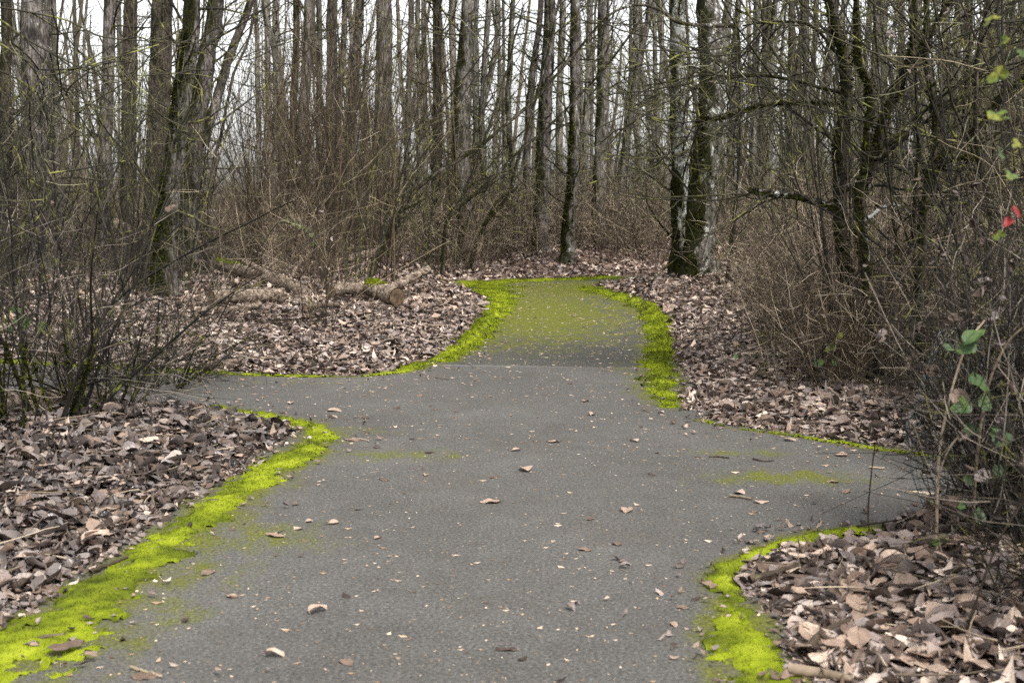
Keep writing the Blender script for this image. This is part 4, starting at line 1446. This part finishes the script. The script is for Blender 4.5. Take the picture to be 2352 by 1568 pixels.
def far_wood():
    """the wood beyond reads as one mass: trunks, saplings and brush from 40 to 130 m"""
    rng = np.random.default_rng(606)
    mb = MB()
    n = 240
    Y = rng.uniform(55, 130, n)
    u = rng.uniform(-.47, .47, n)
    X = np.where(np.abs(u*F0 + W0/2 - 555) < 45, u - .06, u)*Y
    pos = np.stack([X, Y, np.zeros(n)], -1)
    d = np.stack([rng.normal(size=n)*.05, rng.normal(size=n)*.05, np.ones(n)], -1)
    r = rng.uniform(.05, .15, n)
    A, RA = grow(rng, pos, d, rng.uniform(9, 17, n), 9, .03, .02, r, r*.4)
    tubes(mb, A, RA, 6, tone=rng.uniform(.1, .8, n))
    B, RB = spawn(rng, A, RA, 14, .1, 1, (.5, 1.3), (.8, 3), 6, .12, .08, .3, .009, .03)
    tubes(mb, B, RB, 3, tone=rng.uniform(.1, .9, len(B)))
    C, RC = spawn(rng, B, RB, 4, .15, 1, (.4, 1.1), (.4, 1.3), 4, .15, .05, .6, .006, .012)
    tubes(mb, C, RC, 3, tone=rng.uniform(.1, .9, len(C)))
    # undergrowth
    n = 7000
    Y = 38 + 75*rng.random(n)
    X = rng.uniform(-.5, .5, n)*Y
    pos = np.stack([X, Y, np.zeros(n)], -1)
    d = np.stack([rng.normal(size=n)*.3, rng.normal(size=n)*.3, np.ones(n)], -1)
    A, RA = grow(rng, pos, d, rng.uniform(1.0, 3.6, n), 6, .1, -.02, .011, .005)
    tubes(mb, A, RA, 3, tone=rng.uniform(.2, 1, n))
    B, RB = spawn(rng, A, RA, 5, .1, 1, (.4, 1.2), (.4, 1.4), 4, .15, 0, .7, .007, .01)
    tubes(mb, B, RB, 3, tone=rng.uniform(.2, 1, len(B)))
    o = mb.build('distant_wood', M['twig_far'])
    tag(o, 'bare brown wood far behind fading into one mass', 'woodland', kind='stuff')
far_wood()

# ------------------------------------------------------------------ logs
def log(label, a, b, r, name='log', cut=False, group=None, moss=0.0, mossy_patch=False):
    rng = np.random.default_rng(int(abs(a[0]*1000)) % 9999)
    a, b = np.asarray(a, float), np.asarray(b, float)
    mid = (a+b)/2 + np.array([0, 0, rng.normal()*.02])
    P = catmull([a, mid, b], 22)[None]
    R = np.full((1, 22), r)*(1 + .05*rng.normal(size=(1, 22)))
    root = empty(name, (mid[0], mid[1], min(a[2], b[2]) - r), label, 'log', group or 'fallen logs left of the path')
    mb = MB()
    tubes(mb, P, R, 16, lump=.02, rng=rng, tone=[.5])
    mb.build('bark', M['log'], root)
    for e, c in ((0, a), (-1, b)):
        mb = MB()
        t = norm((P[0, 1]-P[0, 0]) if e == 0 else (P[0, -1]-P[0, -2]))
        ref = np.array([0, 0, 1.0])
        u = norm(np.cross(t, ref)); v = np.cross(t, u)
        ang = np.linspace(0, 2*math.pi, 20, endpoint=False)
        rings = [c + t*(0.004 if e else -0.004)]
        uv = [[0, 0, 0]]
        fac = []
        for k, f in enumerate((.35, .7, .97)):
            for q in ang:
                rings.append(c + t*(.004 if e else -.004) + (u*np.cos(q)+v*np.sin(q))*r*f)
                uv.append([f*r*8, 0, 0])
        tri = [[0, 1+i, 1+(i+1) % 20] for i in range(20)]
        qd = []
        for k in range(2):
            for i in range(20):
                qd.append([1+k*20+i, 1+k*20+(i+1) % 20, 1+(k+1)*20+(i+1) % 20, 1+(k+1)*20+i])
        mb.add(np.array(rings), q=qd, t=tri, uv=np.array(uv))
        mb.build('sawn_end', M['cut'], root, smooth=False)
    if mossy_patch:
        m3 = MB()
        N = 1800
        t = rng.uniform(.02, .5, N)
        c = a[None]*(1-t[:, None]) + b[None]*t[:, None]
        an = rng.normal(size=N)*.5
        tt = norm(b-a); u = norm(np.cross(tt, [0, 0, 1.0]))
        dv = u[None]*np.sin(an)[:, None] + np.array([0, 0, 1.0])[None]*np.cos(an)[:, None]
        kp = fbm(t*9, an*2+20, 1.0, 2) > .5
        c, dv = c[kp], dv[kp]; N = len(c)
        bb = c + dv*r*.98
        tip = bb + dv*rng.uniform(.01, .035, N)[:, None] + rng.normal(size=(N, 3))*.008
        w = norm(rng.normal(size=(N, 3)))*.008
        m3.add(np.stack([bb-w, bb+w, tip], 1).reshape(-1, 3), t=np.arange(3*N).reshape(-1, 3), tone=np.repeat(rng.uniform(.3, .8, N), 3))
        m3.build('moss', M['moss'], root)
    return root

p = GP(912, 712, .0); q_ = GP(846, 692, .0)
log('sawn log end facing the path with moss on top', q_ + np.array([0, .25, .18]), p + np.array([0, 0, .16]), .112, mossy_patch=True)
p = GP(842, 704, .0)
log('grey sawn log lying left behind the mossy sawn one', GP(760, 706, .18), p + np.array([-.1, 0.25, .14]), .075)
log('pale log leaning down to the right across the other logs', AT(612, 636, 18.6), AT(724, 690, 16.6), .095)
log('pale horizontal log beneath the leaning log', GP(486, 712, .16), GP(650, 702, .16), .085)
log('long broken branch lying over the pale logs', AT(560, 600, 19.5), AT(700, 668, 18.2), .04)
log('thin dark branch propped against the leaning log', AT(690, 600, 19.8), AT(640, 690, 18.0), .03)
log('thin grey pole lying before the horizontal pale log', GP(440, 730, .1), GP(600, 716, .08), .035)
log('short broken branch right of the grey sawn log', GP(700, 722, .07), GP(775, 716, .09), .035)
log('thin pale branch running behind the mossy fallen log', AT(430, 598, 22), AT(560, 622, 21), .045)
log('broken branch log propped up behind the sawn log', AT(900, 662, 18.0), AT(986, 618, 18.3), .06)
log('dark fallen log behind the slim saplings', AT(762, 606, 22.5), AT(878, 574, 23), .07)
log('mossy fallen log behind the leaning log', AT(500, 606, 21), AT(600, 632, 19.5), .09, mossy_patch=True)
log('short rotten red log at the side path edge', GP(470, 848, .05), GP(548, 846, .05), .045)
log('pale barkless log far behind the leaning mossy trunk', AT(265, 515, 25), AT(340, 552, 24), .13)
log('long brown log beyond the left side path', GP(-30, 790, .05), GP(150, 782, .05), .05)
log('rotten grey log at the foot of the dark left shrub', GP(-60, 958, .06), GP(250, 935, .06), .07)

# ------------------------------------------------------------------ sticks on the ground
def sticks():
    rng = np.random.default_rng(91)
    spec = [(90, 1478, 150, 1468, .008, 'dark twig lying on the moss at the lower left'), (205, 1330, 290, 1290, .009, 'grey stick in the leaves left of the moss band'),
            (400, 1180, 440, 1120, .012, 'crooked grey stick between leaves and moss on the left'), (1720, 1350, 1880, 1315, .014, 'pale barked stick on the leaves of the right corner'),
            (1840, 1520, 1990, 1440, .016, 'long dark stick across the leaves in the lower right'), (1810, 1560, 1960, 1590, .02, 'thick pale stick at the bottom edge on the right'),
            (1676, 1146, 1728, 1155, .008, 'short twig beside the white curled leaf'), (1730, 1060, 1775, 1064, .006, 'thin dark twig on the right side path'),
            (1628, 1054, 1672, 1058, .006, 'thin pale twig left of the dark twig on the right side path'), (1998, 1080, 2032, 1082, .006, 'short dark twig near the wire cage'),
            (2080, 1134, 2150, 1142, .006, 'grey twig beside the wire cage'), (810, 1012, 850, 1020, .005, 'thin twig near the tip of the moss corner'),
            (300, 1545, 370, 1565, .006, 'curved thin twig in the lower left moss'), (1000, 872, 1030, 876, .005, 'short brown twig in front of the seam')]
    for x0, y0, x1, y1, r, lab in spec:
        a, b = G(x0, y0), G(x1, y1)
        za = max(H(a[0], a[1]) + .03, .012 + r); zb = max(H(b[0], b[1]) + .03, .012 + r)
        a[2], b[2] = za, zb
        mid = (a+b)/2 + rng.normal(size=3)*np.array([.02, .02, .004])
        P = catmull([a, mid, b], 12)[None]
        P = P + rng.normal(size=P.shape)*np.array([.004, .004, .001])
        mb = MB()
        tubes(mb, P, np.linspace(r, r*.6, 12)[None], 7, tone=[rng.uniform(.3, .9)], lump=.05, rng=rng)
        o = mb.build('stick', M['twig_grey'], origin=mid)
        tag(o, lab, 'stick', 'sticks on the ground')
    # small twigs in the litter: too many to count
    mb = MB()
    n = 2600
    y = 3 + 18*rng.random(n)
    x = rng.uniform(-.45, .45, n)*y
    d = sdf_w(x, y)
    ok = d > .1
    x, y, d = x[ok], y[ok], d[ok]
    n = len(x)
    pos = np.stack([x, y, height(x, y, d) + rng.uniform(.03, .09, n)], -1)
    a = rng.uniform(0, 6.28, n)
    A, RA = grow(rng, pos, np.stack([np.cos(a), np.sin(a), rng.normal(size=n)*.04], -1), rng.uniform(.06, .34, n), 6, .1, -.01, rng.uniform(.002, .006, n), .0015)
    k = (sdf_w(A[:, -1, 0], A[:, -1, 1]) > .12) & (sdf_w(A[:, 3, 0], A[:, 3, 1]) > .12)
    A, RA, n = A[k], RA[k], int(k.sum())
    tubes(mb, A, RA, 4, tone=rng.uniform(.1, .9, n))
    tag(mb.build('twig_litter', M['twig_grey']), 'small broken twigs strewn through the leaf litter', 'twigs', kind='stuff')
sticks()

# ------------------------------------------------------------------ left foreground shrub
def fore_shrub(label, feet, Y, seed, n, h, spread, side, twig='twig_dark', r=.011, name='shrub', n2=12, n3=5, moss=0, group='dark shrubs beside the left side path', l2=(.3, 1.1), leaves=10, trop=-.02):
    rng = np.random.default_rng(seed)
    base = GP(*feet, 0.0)
    root = empty(name, base, label, 'shrub', group)
    a = rng.uniform(0, 6.28, n)
    pos = base + np.stack([np.cos(a)*.22*rng.random(n), np.sin(a)*.22*rng.random(n), np.full(n, -.06)], -1)
    sp = spread*np.abs(rng.normal(size=n))
    d = np.stack([np.cos(a)*sp + side[0], np.sin(a)*sp + side[1], np.ones(n)], -1)
    r0 = r*rng.uniform(.5, 1.2, n)
    A, RA = grow(rng, pos, d, h*rng.uniform(.5, 1.2, n), 14, .055, trop*1.4, r0, r0*.3)
    mb = MB(); tubes(mb, A, RA, 7, tone=rng.uniform(.1, .6, n)); mb.build('stems', M[twig], root)
    mb = MB()
    n2, n3 = int(n2*.72), int(np.ceil(n3*.6))
    B, RB = spawn(rng, A, RA, n2, .12, 1, (.3, 1.1), (l2[0]*1.5, l2[1]*1.6), 10, .07, -.015, .6, .0026, .006)
    tubes(mb, B, RB, 4, tone=rng.uniform(.1, .9, len(B)))
    C, RC = spawn(rng, B, RB, n3, .1, 1, (.4, 1.2), (.2, .7), 6, .11, 0, .65, .0018, .003)
    tubes(mb, C, RC, 3, tone=rng.uniform(.1, 1, len(C)))
    mb.build('twigs', M[twig], root)
    if moss:
        mm = MB()
        for k in range(min(n, 8)):
            c = moss_coat(rng, A[k:k+1], RA[k:k+1], base[2], base[2] + .55, moss, reach=.012, az=(0, 3))
            if c: mm.add(np.concatenate(c.v), t=np.concatenate(c.t), tone=np.concatenate(c.tone))
        if mm.n: mm.build('moss', M['darkmoss'], root)
    if leaves:
        m2 = MB()
        k = rng.integers(0, len(B), leaves)
        scatter_leaves(m2, rng, LEAF_HI, B[k, rng.integers(2, 8, leaves)], rng.uniform(.03, .07, leaves), 1.0, rng.uniform(.02, .5, leaves))
        m2.build('dead_leaves', M['leaf'], root)
    return root, A, RA

fore_shrub('dark many stemmed shrub at the corner of the left side path', (345, 925), 9, 701, 26, .95, .7, (-.1, 0), moss=200, n2=9, n3=4, l2=(.15, .5))
fore_shrub('mossy stemmed shrub arching right near the left edge', (150, 965), 9, 702, 13, 1.6, .5, (.25, 0), moss=400, r=.014, n2=9, n3=5, l2=(.2, .6))
fore_shrub('tangled shrub with mossy feet against the left edge', (10, 985), 9, 703, 14, 1.6, .5, (.0, 0), twig='twig_dark', moss=300, n2=10, n3=5, l2=(.2, .7))
fore_shrub('low twiggy shrub in front of the left side path', (240, 945), 9, 704, 18, .9, .7, (.0, -.1), n2=10, n3=4, l2=(.15, .45))
fore_shrub('tall lichened shrub rising at the left edge behind the side path', (40, 838), 11, 705, 9, 2.8, .3, (.05, 0), twig='twig_dark', n2=14, n3=6, r=.014)
fore_shrub('tall dark shrub beyond the left side path by the leaning trunk', (190, 800), 12.5, 706, 7, 2.5, .35, (0, 0), twig='twig_dark', n2=14, n3=6, r=.014)
fore_shrub('thin reddish shrub standing in the leaves before the logs', (740, 738), 15, 707, 14, 1.5, .22, (0, 0), twig='twig_red', n2=8, n3=4, r=.006, group='small shrubs in the left leaf bed')
fore_shrub('arching bare shrub right of the leaning mossy trunk', (430, 760), 14, 708, 9, 2.2, .5, (.5, 0), twig='twig_grey', n2=9, n3=4, r=.008, group='small shrubs in the left leaf bed')
fore_shrub('tall olive stemmed shrub left of the far path', (820, 655), 21, 709, 10, 5.6, .16, (.10, 0), twig='twig_olive', n2=10, n3=5, r=.018, group='tall shrubs left of the far path', trop=.02)
fore_shrub('tall red twigged shrub left of the leaning stems', (745, 660), 20.5, 710, 11, 5.4, .13, (.05, 0), twig='twig_red', n2=10, n3=5, r=.013, group='tall shrubs left of the far path', trop=.02)
fore_shrub('spreading red shrub close behind the sawn log', (890, 650), 21.5, 711, 10, 5.0, .18, (.12, 0), twig='twig_red', n2=9, n3=5, r=.012, group='tall shrubs left of the far path', trop=.01)
fore_shrub('sparse shrub at the left of the path end', (985, 640), 23, 712, 10, 4.4, .22, (.05, 0), twig='twig_olive', n2=14, n3=5, r=.011, group='tall shrubs left of the far path', trop=.01)

# long lichened branches reaching in from a tree outside the left edge
def reaching():
    rng = np.random.default_rng(811)
    Y = 8.5
    b = np.array([-4.2, Y, H(-4.2, Y)])
    root = empty('lichened_tree', b, 'yellow lichened tree reaching long branches in from the upper left', 'tree', 'dark crooked understory trees')
    sets = [[(-280, 960), (-260, 600), (-240, 250), (-200, -100), (-180, -300)],
            [(-235, 60), (-100, 10), (0, 18), (144, 47), (234, 86), (396, 97), (540, 104)],
            [(-238, 100), (-60, 30), (60, 90), (150, 140), (240, 175), (430, 170), (560, 200)],
            [(-245, 250), (-100, 200), (0, 255), (60, 310), (110, 400), (160, 470)],
            [(-248, 330), (-100, 330), (20, 330), (60, 400), (80, 480), (90, 540)],
            [(-240, 200), (-60, 150), (40, 190), (140, 250), (240, 265), (330, 250)],
            [(-240, 160), (-40, 100), (60, 140), (130, 200), (180, 250)]]
    PP, RR = [], []
    for k, s in enumerate(sets):
        pts = [AT(x, y, Y + .12*j*(k % 3 - 1)) for j, (x, y) in enumerate(s)]
        if k == 0: pts[0][2] = b[2] - .05
        mb = MB()
        P, R = bark_trunk(mb, rng, pts, .05 if k == 0 else .0085, n=40, sides=8, top=.35, flare=.3 if k == 0 else 0, lump=.05)
        tubes_o = mb.build('trunk' if k == 0 else 'limb', M['bark_brown'] if k == 0 else M['twig_olive'], root)
        tubes_o['moss'] = .5; tubes_o['lichen'] = .4
        if k:
            PP.append(P); RR.append(R)
    limbs(rng, np.concatenate(PP), np.concatenate(RR), n1=12, n2=3, n3=1, l1=(.3, 1.1), l2=(.15, .6), l3=(.1, .3), t0=.2, r1=.005, trop=.0).build('branches', M['twig_olive'], root)
reaching()

# ------------------------------------------------------------------ right foreground: cage, vine, dead stalks
def cage():
    Y = 5.55
    sil = [(2168, 775), (2116, 930), (2088, 1010), (2100, 1090), (2140, 1205), (2150, 1262)]
    cx = AT(2420, 1000, Y)[0]
    zs, rs = [], []
    for x, y in sil[::-1]:
        p_ = AT(x, y, Y)
        zs.append(p_[2]); rs.append(cx - p_[0])
    zs, rs = np.array(zs), np.array(rs)
    z0 = H(cx - .3, Y)
    root = empty('wire_cage', (cx, Y, z0), 'rusting wire mesh plant cage around the brush at the right edge', 'wire cage')
    zz = np.linspace(z0, zs[-1], 16)
    rr = np.interp(zz, zs, rs)
    rng = np.random.default_rng(66)
    mb = MB()
    n = 44
    a = np.linspace(0, 2*math.pi, n, endpoint=False)
    P = np.stack([cx + rr[None]*np.cos(a)[:, None], Y + rr[None]*np.sin(a)[:, None], np.repeat(zz[None], n, 0)], -1)
    P += rng.normal(size=(n, 1, 3))*.006
    tubes(mb, P, np.full((n, 16), .0011), 4)
    mb.build('upright_wires', M['wire'], root)
    mb = MB()
    aa = np.linspace(0, 2*math.pi, 49)
    zl = np.linspace(z0 + .05, zs[-1], 9)
    rl = np.interp(zl, zs, rs)
    P = np.stack([cx + rl[:, None]*np.cos(aa)[None], Y + rl[:, None]*np.sin(aa)[None], np.repeat(zl[:, None], 49, 1)], -1)
    P += rng.normal(size=P.shape)*.004
    tubes(mb, P, np.full((9, 49), .0011), 4)
    mb.build('hoop_wires', M['wire'], root)
    return cx, Y, z0
CX, CY, CZ = cage()

fore_shrub('dark leafy brush filling the wire cage', (2325, 1262), 5.5, 801, 70, 1.2, .13, (-.02, .0), r=.006, n2=9, n3=4, group='brush at the right edge', leaves=320, l2=(.1, .3), trop=.03)
fore_shrub('dense dead brush at the right edge behind the cage', (2345, 1140), 6.4, 802, 56, 1.4, .15, (-.02, 0), r=.007, n2=9, n3=4, group='brush at the right edge', leaves=220, l2=(.1, .35), trop=.03)
fore_shrub('tall dark brush at the right edge beyond the side path', (2370, 1010), 8.2, 803, 34, 2.4, .22, (-.03, 0), r=.009, n2=12, n3=5, group='brush at the right edge', leaves=60, l2=(.2, .6), trop=.02)
fore_shrub('red stemmed brush overhanging the right edge', (2440, 990), 8.2, 804, 16, 3.4, .22, (-.06, 0), twig='twig_red', r=.01, n2=12, n3=5, group='brush at the right edge', leaves=10, l2=(.2, .7))

fore_shrub('dark dead brush rising from the leaves in the lower right corner', (2440, 1430), 4.6, 805, 34, .8, .3, (-.02, 0), r=.004, n2=8, n3=4, group='brush at the right edge', leaves=120, l2=(.1, .25), trop=.02)

def stalk(label, px_, Y, w, name='dead_stalk', mat='twig_grey', tone=.95, cat='stalk'):
    rng = np.random.default_rng(int(px_[0][0]))
    pts = [AT(x, y, Y) for x, y in px_]
    pts[0][2] = H(pts[0][0], pts[0][1]) - .03
    P = catmull(pts, 26)[None]
    mb = MB()
    r = w/F0*Y/2
    tubes(mb, P, np.linspace(r*1.1, r*.75, 26)[None], 8, tone=[tone], lump=.06, rng=rng)
    o = mb.build(name, M[mat], origin=pts[0])
    tag(o, label, cat, 'bare stalks at the right edge')
    return P
stalk('pale straight stalk leaning right in front of the wire cage', [(2150, 1330), (2156, 1060), (2185, 900), (2222, 790), (2262, 735)], 4.9, 6, tone=.8)
stalk('thick lichened stalk bending right at the right edge', [(2232, 1300), (2240, 1100), (2256, 960), (2278, 860), (2320, 780), (2380, 730)], 4.9, 7, tone=.6)
stalk('thin dark upright stalk on the right leaf bed', [(2010, 1330), (1994, 1200), (2000, 1100), (2010, 1020)], 5.4, 4, mat='twig_red', tone=.3)
stalk('red stem curving up in the lower right corner', [(2210, 1600), (2230, 1420), (2290, 1250), (2350, 1150)], 4.0, 6, mat='twig_red', tone=.2)
stalk('thin arching cane hanging over the right leaf bed', [(2280, 1480), (2180, 1300), (2150, 1180), (2170, 1050), (2240, 960)], 4.8, 4, mat='twig_grey', tone=.7)
stalk('bent pale cane looping over the moss at the lower right', [(1800, 1590), (1745, 1560), (1700, 1510), (1712, 1492), (1800, 1516), (1860, 1510)], 4.15, 5, mat='twig_grey', tone=.8)

def leafy(name, label, stem_px, Y, leaves, w=4, mat='twig_dark', group='green bramble sprays'):
    """a stem with separately built leaves; leaves: (x, y, size px, tone, material, dY)"""
    rng = np.random.default_rng(int(stem_px[0][0]) + 3)
    pts = [AT(x, y, Y) for x, y in stem_px]
    root = empty(name, pts[0], label, 'bramble', group)
    P = catmull(pts, 30)[None]
    mb = MB()
    r = w/F0*Y/2
    tubes(mb, P, np.linspace(r, r*.5, 30)[None], 6, tone=[.4], lump=.04, rng=rng)
    mb.build('stem', M[mat], root)
    for (x, y, s, tone, m) in leaves:
        c = AT(x, y, Y - .03)
        Q, q, uv, tri = LEAF_LOBED[int(rng.integers(0, 5))]
        if m != 'leaf_green' or name != 'hanging_vine':
            (Q, q, uv), tri = LEAF_FLAT[int(rng.integers(0, len(LEAF_FLAT)))], None
        S = s/F0*Y
        R = rot_mats(np.array([rng.uniform(0, 6.28)]), np.array([rng.uniform(.5, 1.2)]), np.array([rng.normal()*.5]))[0]
        mb = MB()
        mb.add((Q*np.array([1.15, 1, 1])) @ R.T*S + c, q=q, t=tri, tone=np.clip(tone + .25*(uv[:, 1] - .5) + rng.normal(size=len(Q))*.05, 0, 1), uv=uv)
        k = int(np.argmin(np.linalg.norm(P[0] - c, axis=1)))
        tubes(mb, np.stack([P[0, k], (P[0, k]+c)/2 + np.array([0, 0, .004]), c])[None], np.full((1, 3), r*.4), 4, tone=[.3])
        mb.build('leaf', M[m], root)
    return root

g_, rd = 'leaf_green', 'leaf_red'
leafy('hanging_vine', 'hanging vine with yellow green leaves near the upper right edge', [(2300, -60), (2290, 60), (2310, 180), (2300, 300), (2326, 440), (2300, 560), (2306, 640)], 3.3,
      [(2278, 46, 44, .95, g_), (2306, 94, 26, .85, g_), (2292, 172, 44, .9, g_), (2286, 262, 42, .88, g_), (2300, 268, 30, .8, g_), (2322, 402, 28, .75, g_), (2298, 352, 26, .5, g_), (2336, 490, 34, .5, rd), (2314, 512, 32, .5, rd), (2296, 540, 26, .85, g_), (2334, 330, 22, .95, g_), (2350, 120, 24, .6, g_)], w=6)
leafy('bramble_spray', 'bramble spray with big dark green leaves beside the pale stalk', [(2320, 1120), (2280, 980), (2240, 860), (2210, 760)], 4.8,
      [(2240, 770, 66, .6, g_), (2216, 800, 48, .5, g_), (2255, 880, 66, .55, g_), (2205, 935, 50, .5, g_), (2262, 920, 54, .6, g_), (2230, 985, 52, .35, g_), (2295, 1000, 56, .45, g_), (2212, 925, 40, .7, g_), (2180, 800, 30, .4, g_)], w=5)
leafy('bramble_spray', 'small bramble spray with green leaves at the cage foot', [(2300, 1330), (2230, 1200), (2190, 1130)], 4.9,
      [(2150, 1245, 30, .7, g_), (2220, 1300, 34, .45, g_), (2250, 1180, 40, .4, g_), (2225, 1100, 40, .35, g_), (2300, 1090, 44, .4, g_), (2200, 1160, 34, .65, g_)], w=4)
leafy('bramble_spray', 'pale green bramble spray left of the tall red shrubs', [(740, 640), (720, 560), (690, 522), (640, 508)], 17,
      [(642, 512, 14, .6, g_), (660, 508, 14, .7, g_), (676, 514, 15, .6, g_), (690, 522, 14, .7, g_), (706, 528, 14, .7, g_), (716, 540, 13, .6, g_), (606, 550, 14, .7, g_), (722, 560, 13, .7, g_)], w=3)
leafy('bramble_spray', 'bramble with broad green leaves at the left edge', [(60, 960), (50, 820), (40, 700)], 8.6,
      [(44, 730, 40, .6, g_), (60, 745, 34, .65, g_), (98, 748, 36, .7, g_), (26, 755, 26, .5, g_), (40, 712, 26, .7, g_)], w=4)
leafy('bramble_spray', 'low bramble with green and orange leaves under the crooked trees', [(1900, 880), (1890, 800), (1920, 740), (1960, 700)], 9.4,
      [(1905, 800, 30, .8, g_), (1884, 832, 26, .6, g_), (1930, 770, 24, .95, g_), (1915, 832, 20, .6, g_), (1690, 820, 14, .6, g_)], w=3)
leafy('caught_leaf', 'big dead leaf caught on the pale stalk', [(2160, 1010), (2190, 940), (2210, 905)], 4.85, [(2212, 925, 66, .5, 'leaf')], w=3, group='dead leaves caught on stalks')

for o in list(bpy.data.objects):
    if o.get('_loc') is not None:
        del o['_loc']
